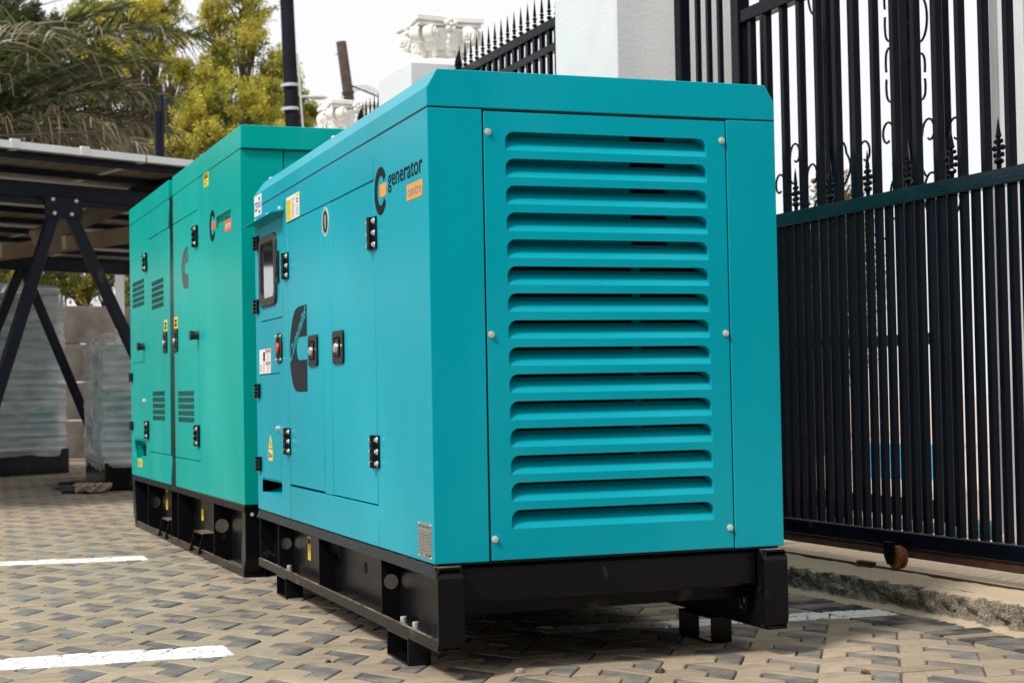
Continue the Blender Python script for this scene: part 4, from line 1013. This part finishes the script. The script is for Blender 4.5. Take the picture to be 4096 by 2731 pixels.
# ================================================================== wrapped generators under the carport
film = bpy.data.materials.new('plastic_film'); film.use_nodes = True; n = film.node_tree; bs = n.nodes['Principled BSDF']
bs.inputs['Base Color'].default_value = (.80, .80, .82, 1); bs.inputs['Roughness'].default_value = .2
tr_ = n.nodes.new('ShaderNodeBsdfTransparent'); mxs = n.nodes.new('ShaderNodeMixShader'); nzt = n.nodes.new('ShaderNodeTexNoise'); nzt.inputs['Scale'].default_value = 2.5; nzt.inputs['Detail'].default_value = 6
tcn = n.nodes.new('ShaderNodeTexCoord'); mpn = n.nodes.new('ShaderNodeMapping'); mpn.inputs['Scale'].default_value = (1, 1, 4); n.links.new(tcn.outputs['Object'], mpn.inputs[0]); n.links.new(mpn.outputs[0], nzt.inputs[0])
mr = n.nodes.new('ShaderNodeMapRange'); mr.inputs[1].default_value = .3; mr.inputs[2].default_value = .7; mr.inputs[3].default_value = .22; mr.inputs[4].default_value = .72
n.links.new(nzt.outputs[0], mr.inputs[0]); n.links.new(mr.outputs[0], mxs.inputs[0]); n.links.new(tr_.outputs[0], mxs.inputs[1]); n.links.new(bs.outputs[0], mxs.inputs[2])
n.links.new(mxs.outputs[0], n.nodes['Material Output'].inputs[0])
M['film'] = film
M['oldteal'] = mat('dusty_teal_paint', (.04, .40, .42), .5, var=.2, vscale=3, col2=(.16, .34, .33), c2scale=3)
def wrapped(loc, rz, w, d, h, hb, label, nlv, lv_front=True, seedv=0):
    g = thing('wrapped_generator', label, 'generator', loc, rz, 'generators wrapped in clear plastic film')
    MB().box(.03, w-.03, .03, d-.03, 0, hb+.03, .01).build('skid_base', 'black', g)
    MB().box(.09, w-.09, .10, d-.10, hb, h-.09, .03).build('canopy', 'oldteal', g)
    lv = MB().box(0, w-.30, 0, .022, 0, (h-hb-.2)/nlv*.42, .006).build('louvre', 'oldteal', g)
    for i in range(nlv):
        z = hb+.08+(h-hb-.2)*i/nlv
        if i == 0: lv.location = (.15, .070, z); lv.rotation_euler = (R(28), 0, 0)
        else: again(lv, g, (.15, .070, z), (R(28), 0, 0))
    # film skin draped on all four sides and top
    b = MB(); bm = b.bm; nu, nv = 110, 60
    per = [(0, 0), (w, 0), (w, d), (0, d), (0, 0)]; cl = [0]
    for p, q in zip(per, per[1:]): cl.append(cl[-1]+math.hypot(q[0]-p[0], q[1]-p[1]))
    tot = cl[-1]; rows = []
    for j in range(nv+7):
        ring = []
        for i in range(nu):
            u = tot*i/nu; k = max(a for a in range(4) if cl[a] <= u); f_ = (u-cl[k])/(cl[k+1]-cl[k])
            x = per[k][0]+(per[k+1][0]-per[k][0])*f_; y = per[k][1]+(per[k+1][1]-per[k][1])*f_
            cx, cy = x-w/2, y-d/2
            if j <= nv:
                z = hb*.85+(h-hb*.85)*j/nv
                if j == 0: z += .05*fbm((u*3, seedv, 1), 3)
                rip = .012*fbm((u*1.5, z*9, seedv+3), 4)+.010*fbm((u*11, z*4, seedv), 4)+.005*math.sin(z*PI*2/((h-hb-.2)/nlv))*(1 if k in (0, 2) else .3)
                sc = 1+rip/(.5*min(w, d))
                tt = max(0, (j/nv-.90)/.10); sc *= 1-.05*tt*tt
                sc *= 1-.05*(abs(cx/(w/2))*abs(cy/(d/2)))**4
            else:
                t = (j-nv)/6; sc = .95*(1-t**1.2)*(1-.05*(abs(cx/(w/2))*abs(cy/(d/2)))**4); z = h+.05*math.sin(t*PI/2)+.008*fbm((x*6, y*6, t), 3)
            ring.append(bm.verts.new((w/2+cx*sc, d/2+cy*sc, z)))
        rows.append(ring)
    for A, B_ in zip(rows, rows[1:]):
        for i in range(nu): bm.faces.new((A[i], A[(i+1) % nu], B_[(i+1) % nu], B_[i]))
    b.build('plastic_film', 'film', g, True)
    return g
ang = math.atan2(.39, .658)
wrapped((.17-math.cos(ang)*1.75, 13.15-math.sin(ang)*1.75, 0), ang, 1.75, 2.6, 1.89, .22, 'tall generator wrapped in film with horizontal louvres, under the carport at far left', 20, seedv=2)
ang = math.atan2(-.076, .229)
wrapped((.075, 9.38, 0), R(-1.0), 1.05, 2.17, 1.26, .20, 'lower grey generator wrapped in film, right beside the green one', 13, seedv=7)
b = MB()
pts = [(-.10+.17*math.cos(t)*1.2-.1, 9.55+.32*math.sin(t), .03) for t in [R(200-200*i/16) for i in range(17)]]
pts = [(.10, 10.3, .03), (-.05, 10.35, .03), (-.19, 10.2, .03), (-.25, 9.95, .03), (-.22, 9.7, .03), (-.12, 9.6, .03), (.0, 9.55, .03)]
tagged(MB().tube(pts, .022, 8).build('hose', 'hose', smooth=True), 'looped dark green hose on the paving by the wrapped generator', 'hose')
tagged(MB().cyl((-.235, 9.30, .028), (-.02, 9.27, .03), .026, .026, 12).build('pipe_piece', 'hose', smooth=True), 'short straight dark pipe lying before the frayed rope', 'pipe')
b = MB()
for i in range(70):
    a = random.uniform(0, 2*PI); c_ = Vector((random.uniform(-.09, .10), random.uniform(-.1, .1), 0)); pts = []
    for k in range(8): pts.append(c_+Vector((.035*math.cos(a+k*.8)*(1+.1*k), .035*math.sin(a+k*.8), .012+.06*abs(math.sin(k*.5+a))+random.uniform(-.004, .004))))
    b.tube(pts, .006, 4)
o = b.build('frayed_rope', 'rope'); o.location = (-.01, 9.26, 0); tagged(o, 'tangled frayed beige rope in front of the wrapped generator', 'rope')

# ================================================================== precast wall far behind
WL = thing('concrete_wall', 'weathered precast concrete wall behind the wrapped generators', 'wall', (-6, 15.2, 0), R(14))
wp = MB().box(0, 1.36, 0, .06, 0, .46, .012).build('wall_panel', 'concrete', WL); wp.location = (0, 0, .02)
for r_ in range(4):
    for c_ in range(8):
        if r_ or c_: again(wp, WL, (c_*1.52, 0, .02+.47*r_))
for c_ in range(9): MB().box(-.08, .08, -.05, .11, 0, 1.95, .01).build('wall_post', 'concrete', WL).location = (c_*1.52-.08, 0, 0)
WP = thing('white_post', 'narrow white round-topped post above the concrete wall', 'post', (.99, 16.4, 0))
MB().box(-.05, .05, -.05, .05, 0, 2.42, .004).cyl((0, -.05, 2.42), (0, .05, 2.42), .05, .05, 16).build('shaft', 'plaster', WP)

# ================================================================== unseen building added behind the viewpoint to block the low sky
SB = thing('low_sky_blocker', 'added two storey block behind the camera, shuts out the low sky', 'light blocker', (0, -10.5, 0))
MB().box(-11, 10, -6, 0, -.01, 6.2, .02).build('wall', mat('ochre_render', (.26, .23, .19), .85, var=.15, vscale=2, bump=.5, bscale=30), SB)
MB().box(-11.5, 10.5, -6.3, .9, 6.2, 6.45, .03).build('roof', mat('brown_roof', (.10, .06, .05), .8, var=.2), SB)
wn = MB().box(-.8, .8, -.02, .03, 0, 1.5, .01).build('window', 'glass', SB); wn.location = (-9.4, .01, 1.0)
MB().box(-.86, .86, .0, .06, -.08, 0, .005).box(-.86, .86, .0, .06, 1.5, 1.56, .005).box(-.02, .02, .0, .05, 0, 1.5).build('frame', 'steel', wn)
for i in range(9):
    for z in (1.0, 4.0):
        if i or z > 1: again(wn, SB, (-9.4+2.2*i, .01, z))
# ================================================================== trees
def leafmat(name, rough=.6):
    m = mat(name, (.1, .1, .02), rough, attr='tone'); n = m.node_tree; b = n.nodes['Principled BSDF']
    tl = n.nodes.new('ShaderNodeBsdfTranslucent'); ms = n.nodes.new('ShaderNodeMixShader'); ms.inputs[0].default_value = .35
    a = [x for x in n.nodes if x.type == 'ATTRIBUTE'][0]
    n.links.new(a.outputs['Color'], tl.inputs[0]); n.links.new(b.outputs[0], ms.inputs[1]); n.links.new(tl.outputs[0], ms.inputs[2]); n.links.new(ms.outputs[0], n.nodes['Material Output'].inputs[0])
    return m
M['leaf'] = leafmat('foliage')
RNG = np.random.default_rng(11)
def leaves(name, C_, Rad, per, size, cols, parent, spray=.5, up=.5):
    """feathery sprays: C_ (n,3) spray centres; each carries `per` small leaf faces; colour chosen per spray"""
    n = len(C_); col = np.array(cols)[RNG.integers(0, len(cols), n)]*RNG.uniform(.75, 1.25, (n, 1))
    d = RNG.normal(size=(n, 3)); d[:, 2] += up; d /= np.linalg.norm(d, axis=1, keepdims=True)
    t = RNG.uniform(0, 1, (n, per, 1)); c = C_[:, None, :]+d[:, None, :]*t*Rad+RNG.normal(size=(n, per, 3))*Rad*spray*.4
    c = c.reshape(-1, 3); N = len(c)
    a = RNG.normal(size=(N, 3)); a += np.repeat(d, per, 0)*1.2; a /= np.linalg.norm(a, axis=1, keepdims=True)
    b = np.cross(a, RNG.normal(size=(N, 3))); b /= np.linalg.norm(b, axis=1, keepdims=True)
    s = size*RNG.uniform(.6, 1.4, (N, 1))
    V = np.stack([c-a*s, c+b*s*.38, c+a*s, c-b*s*.38], 1).reshape(-1, 3)
    me = bpy.data.meshes.new(name); me.vertices.add(4*N); me.vertices.foreach_set('co', V.ravel().astype('f'))
    me.loops.add(4*N); me.loops.foreach_set('vertex_index', np.arange(4*N, dtype=np.int32)); me.polygons.add(N)
    me.polygons.foreach_set('loop_start', np.arange(0, 4*N, 4, dtype=np.int32)); me.polygons.foreach_set('loop_total', np.full(N, 4, dtype=np.int32))
    me.update()
    tone = np.repeat(np.repeat(col, per, 0)*RNG.uniform(.85, 1.15, (N, 1)), 4, 0); tone = np.clip(np.concatenate([tone, np.ones((4*N, 1))], 1), 0, 1)
    at = me.attributes.new('tone', 'FLOAT_COLOR', 'POINT'); at.data.foreach_set('color', tone.ravel().astype('f'))
    me.validate()
    return link(name, me, 'leaf', parent)
YEL = [(.50, .44, .05), (.44, .41, .045), (.60, .53, .09), (.30, .31, .035), (.15, .18, .025)]
OLV = [(.20, .21, .03), (.12, .14, .02), (.28, .26, .04), (.07, .09, .015)]
BRN = [(.11, .085, .05), (.08, .07, .045), (.15, .12, .07)]
def tree(name, base, lobes, label, cols=YEL, dens=1.0, leafsize=.05, trunks=((0, 0),), twig=True):
    t = thing(name, label, 'tree', base, 0)
    B0 = Vector(base); tb = MB()
    cs = []
    for (x, y, z, rx, ry, rz) in lobes:
        n = int(rx*ry*rz*230*dens)+40
        p = RNG.normal(size=(n, 3)); p /= np.linalg.norm(p, axis=1, keepdims=True); p *= RNG.uniform(.35, 1.0, (n, 1))**.6
        bump = 1+.25*np.sin(p[:, :1]*7+x)*np.cos(p[:, 2:]*6+z)
        cs.append(p*bump*np.array([rx, ry, rz])+np.array([x-B0.x, y-B0.y, z]))
        # limb from trunk to lobe
        a = Vector((trunks[0][0], 0, max(.8, z*.35))); m_ = Vector(((x-B0.x)*.45, (y-B0.y)*.5, z*.62)); e = Vector((x-B0.x, y-B0.y, z))
        tb.cyl(a, m_, .09, .055, 7); tb.cyl(m_, e, .055, .02, 6)
        if twig:
            for _ in range(int(14*dens)+4):
                q = e+Vector((random.uniform(-1, 1)*rx, random.uniform(-1, 1)*ry, random.uniform(-1, .8)*rz))*.85
                s_ = m_.lerp(e, random.uniform(.3, 1)); tb.cyl(s_, s_.lerp(q, .55)+Vector((0, 0, .1)), .02, .013, 5); tb.cyl(s_.lerp(q, .55)+Vector((0, 0, .1)), q, .013, .004, 4)
    for dx, dy in trunks: tb.cyl((dx, dy, 0), (dx*.8, dy, max(1.5, lobes[0][2]*.45)), .2, .12, 10)
    tb.build('trunk', 'trunk', t, True)
    C_ = np.concatenate(cs)
    leaves('crown', C_, .20, 62, leafsize*.62, cols, t, spray=.5, up=.35)
    return t
def PX(px, py, y=24.):      # measured place at a given depth, worked out from the survey of the photograph
    k = (y+4.01)/28.01
    return (-1.2049+(2.779+1.2049+(px-700)/235*1)*k, y, .7276+(7.495-.7276-py/237)*k)
def lobe(px, py, rx, rz, y=24, ry=None):
    x, yy, z = PX(px, py, y); k = (y+4.01)/28.01/236
    return (x, yy, z, rx*k, (ry or max(rx, rz))*k, rz*k)
tree('golden_tree', (4.0, 24, 0), [lobe(960, 20, 120, 110), lobe(990, 150, 75, 90, 23.6), lobe(850, 70, 80, 70, 24.5), lobe(880, 240, 60, 75, 24)],
     'tall golden green tree with dense upright crown, left of the black pole', YEL, 1.25)
tree('golden_tree', (3.7, 22.5, 0), [lobe(905, 400, 150, 85, 22.5), lobe(1040, 420, 110, 130, 23), lobe(860, 540, 120, 70, 22.5), lobe(1000, 560, 110, 60, 22.5), lobe(760, 470, 70, 80, 23), lobe(1110, 250, 60, 80, 23.5), lobe(1100, 540, 90, 60, 22.5), lobe(700, 600, 80, 50, 22), lobe(820, 330, 70, 60, 23)],
     'low bright yellow bushy tree right above the green generator', YEL, 1.15)
tree('golden_tree', (5.2, 26, 0), [lobe(1150, 330, 60, 120, 26), lobe(1190, 440, 55, 60, 26), lobe(1110, 480, 70, 80, 26), lobe(1235, 455, 45, 40, 26), lobe(1090, 350, 80, 90, 26.5)],
     'pale yellow tree partly behind the black pole', YEL, 1.1)
tree('golden_tree', (2.3, 25.5, 0), [lobe(620, 150, 120, 90, 25.5), lobe(520, 60, 110, 80, 25.5), lobe(560, 260, 100, 80, 25.5), lobe(700, 290, 70, 50, 25), lobe(650, 40, 90, 50, 26), lobe(380, 120, 130, 120, 26)],
     'yellow tipped tree behind the palm fronds', YEL, 1.3)
tree('twiggy_tree', (2.4, 27, 0), [lobe(700, 480, 170, 130, 27), lobe(480, 450, 150, 140, 27), lobe(820, 330, 120, 110, 27), lobe(600, 620, 200, 90, 27), lobe(900, 640, 140, 60, 26)],
     'brownish twiggy tree between the palm and the golden trees', BRN+OLV[:2]+YEL[3:], 1.2, .05)
tree('dark_tree', (-.2, 27, 0), [lobe(60, 200, 200, 180, 28), lobe(250, 330, 180, 170, 28), lobe(30, 520, 200, 130, 28), lobe(330, 560, 160, 100, 28), lobe(430, 300, 110, 120, 28)],
     'dark green tree filling the gap behind the palm', [(.03, .05, .012), (.05, .07, .015), (.09, .10, .02)], 1.3, .07)
tree('olive_tree', (1.2, 21, 0), [lobe(180, 1120, 120, 80, 21), lobe(320, 1150, 110, 75, 21), lobe(420, 1080, 110, 90, 21.5), lobe(520, 1180, 60, 80, 20.5), lobe(60, 1080, 110, 80, 21.5)],
     'olive green shrubby tree seen under the carport above the wall', OLV, 1.6, .05)
tree('roadside_tree', (6.9, 9.8, 0), [(6.9, 9.6, 1.6, .45, .5, .85), (7.15, 9.9, 2.3, .3, .4, .5)], 'olive roadside tree beyond the gates', OLV+[(.30, .20, .04)], 2.5, .04)
tree('roadside_tree', (9.0, 15, 0), [(9.2, 15, 1.4, 1.2, 1, .8), (8.0, 15.5, 1.3, 1, 1, .6)], 'wide low roadside bush far beyond the gates', OLV, 1.0, .06)

# palm
PA = thing('palm_tree', 'coconut palm with drooping dry tipped fronds at the upper left', 'palm', (-1.15, 16, 0))
tb = MB(); pts = [Vector((.1*math.sin(z*.4), 0, z)) for z in np.linspace(0, 3.7, 18)]
for i, (a, b_) in enumerate(zip(pts, pts[1:])): tb.cyl(a, b_, .15-.003*i, .14-.003*i, 12)
tb.build('trunk', 'trunk', PA)
M['palmleaf'] = leafmat('palm_leaf', .45)
GRN = [(.035, .07, .018), (.025, .05, .014), (.06, .09, .03), (.12, .14, .05)]; DRY = [(.34, .29, .20), (.27, .22, .15), (.42, .37, .27), (.18, .14, .09)]
def frond(az, el, L_, droop, dry, seedn):
    rn = random.Random(seedn); V, F, T_ = [], [], []
    p = Vector((0, 0, 3.7)); d = Vector((math.cos(az)*math.cos(el), math.sin(az)*math.cos(el), math.sin(el))); n = 34; step = L_/n
    def addq(a, b, c, e, col):
        k = len(V); V.extend([a, b, c, e]); F.append((k, k+1, k+2, k+3)); T_.extend([(*col, 1)]*4)
    for i in range(n):
        q = p+d*step; sd_ = d.cross(Vector((0, 0, 1))).normalized(); up_ = sd_.cross(d)
        w = .028*(1-i/n)+.006; rc = (.10, .12, .03) if dry < .5 else (.20, .17, .10)
        addq(p-sd_*w, p+sd_*w, q+sd_*w*.95, q-sd_*w*.95, rc); addq(p-up_*w, p+up_*w, q+up_*w*.95, q-up_*w*.95, rc)
        if i > 3:
            ll = .85*math.sin(PI*(.12+.82*i/n))**.7*L_/3.2
            for side_ in (-1, 1):
                for h_ in (0, .33, .66):
                    b0 = p.lerp(q, h_); isdry = rn.random() < dry
                    col = rn.choice(DRY if isdry else GRN); s_ = rn.uniform(.8, 1.2); col = tuple(c*s_ for c in col)
                    ld = (sd_*side_*rn.uniform(.65, 1)+d*rn.uniform(.35, .9)+up_*rn.uniform(-.1, .35)).normalized(); wd = .017
                    pp = b0; segs = 5; hang = rn.uniform(.05, .24)*(1.6 if isdry else 1)
                    kink = rn.randint(1, 3) if rn.random() < .22 else -1
                    for k in range(segs):
                        qq = pp+ld*ll/segs*rn.uniform(.9, 1.1); wv = ld.cross(Vector((.2, .3, 1))).normalized()*wd*(1-k/segs*.75); wv2 = ld.cross(Vector((.2, .3, 1))).normalized()*wd*(1-(k+1)/segs*.8)
                        addq(pp-wv, pp+wv, qq+wv2, qq-wv2, col)
                        ld = (ld+Vector((0, 0, -hang*(1 if k != kink else 4)))).normalized(); pp = qq
        p = q; d = (d+Vector((0, 0, -droop/n*(.4+1.4*i/n)))).normalized()
    me = bpy.data.meshes.new('frond'); me.from_pydata([tuple(v) for v in V], [], F)
    at = me.attributes.new('tone', 'FLOAT_COLOR', 'POINT'); at.data.foreach_set('color', np.array(T_, 'f').ravel())
    return link('frond', me, 'palmleaf', PA)
FR = [(R(8), R(52), 3.0, .8, .18), (R(-6), R(30), 2.9, .8, .35), (R(12), R(38), 3.0, .7, .15), (R(3), R(22), 2.9, .75, .35), (R(0), R(12), 3.3, .8, .8), (R(-22), R(44), 3.6, 1.2, .3), (R(30), R(40), 3.2, 1.1, .2), (R(26), R(64), 3.6, 1.0, .15), (R(-30), R(20), 3.0, 1.2, .5),
      (R(60), R(45), 3.6, 1.3, .3), (R(110), R(50), 3.4, 1.4, .3), (R(160), R(35), 3.4, 1.3, .3), (R(205), R(55), 3.4, 1.3, .3), (R(250), R(40), 3.0, 1.5, .4), (R(-60), R(48), 3.0, 1.5, .35), (R(5), R(-2), 2.6, .9, .8), (R(16), R(74), 3.2, 1.2, .15)]
for i, (az, el, L_, dr, dry) in enumerate(FR): frond(az, el, L_, dr, dry, i*7+3)
for o in list(bpy.data.objects):
    if o.type == 'MESH' and '_' in o.keys(): del o['_']
print('objects', len(bpy.data.objects))
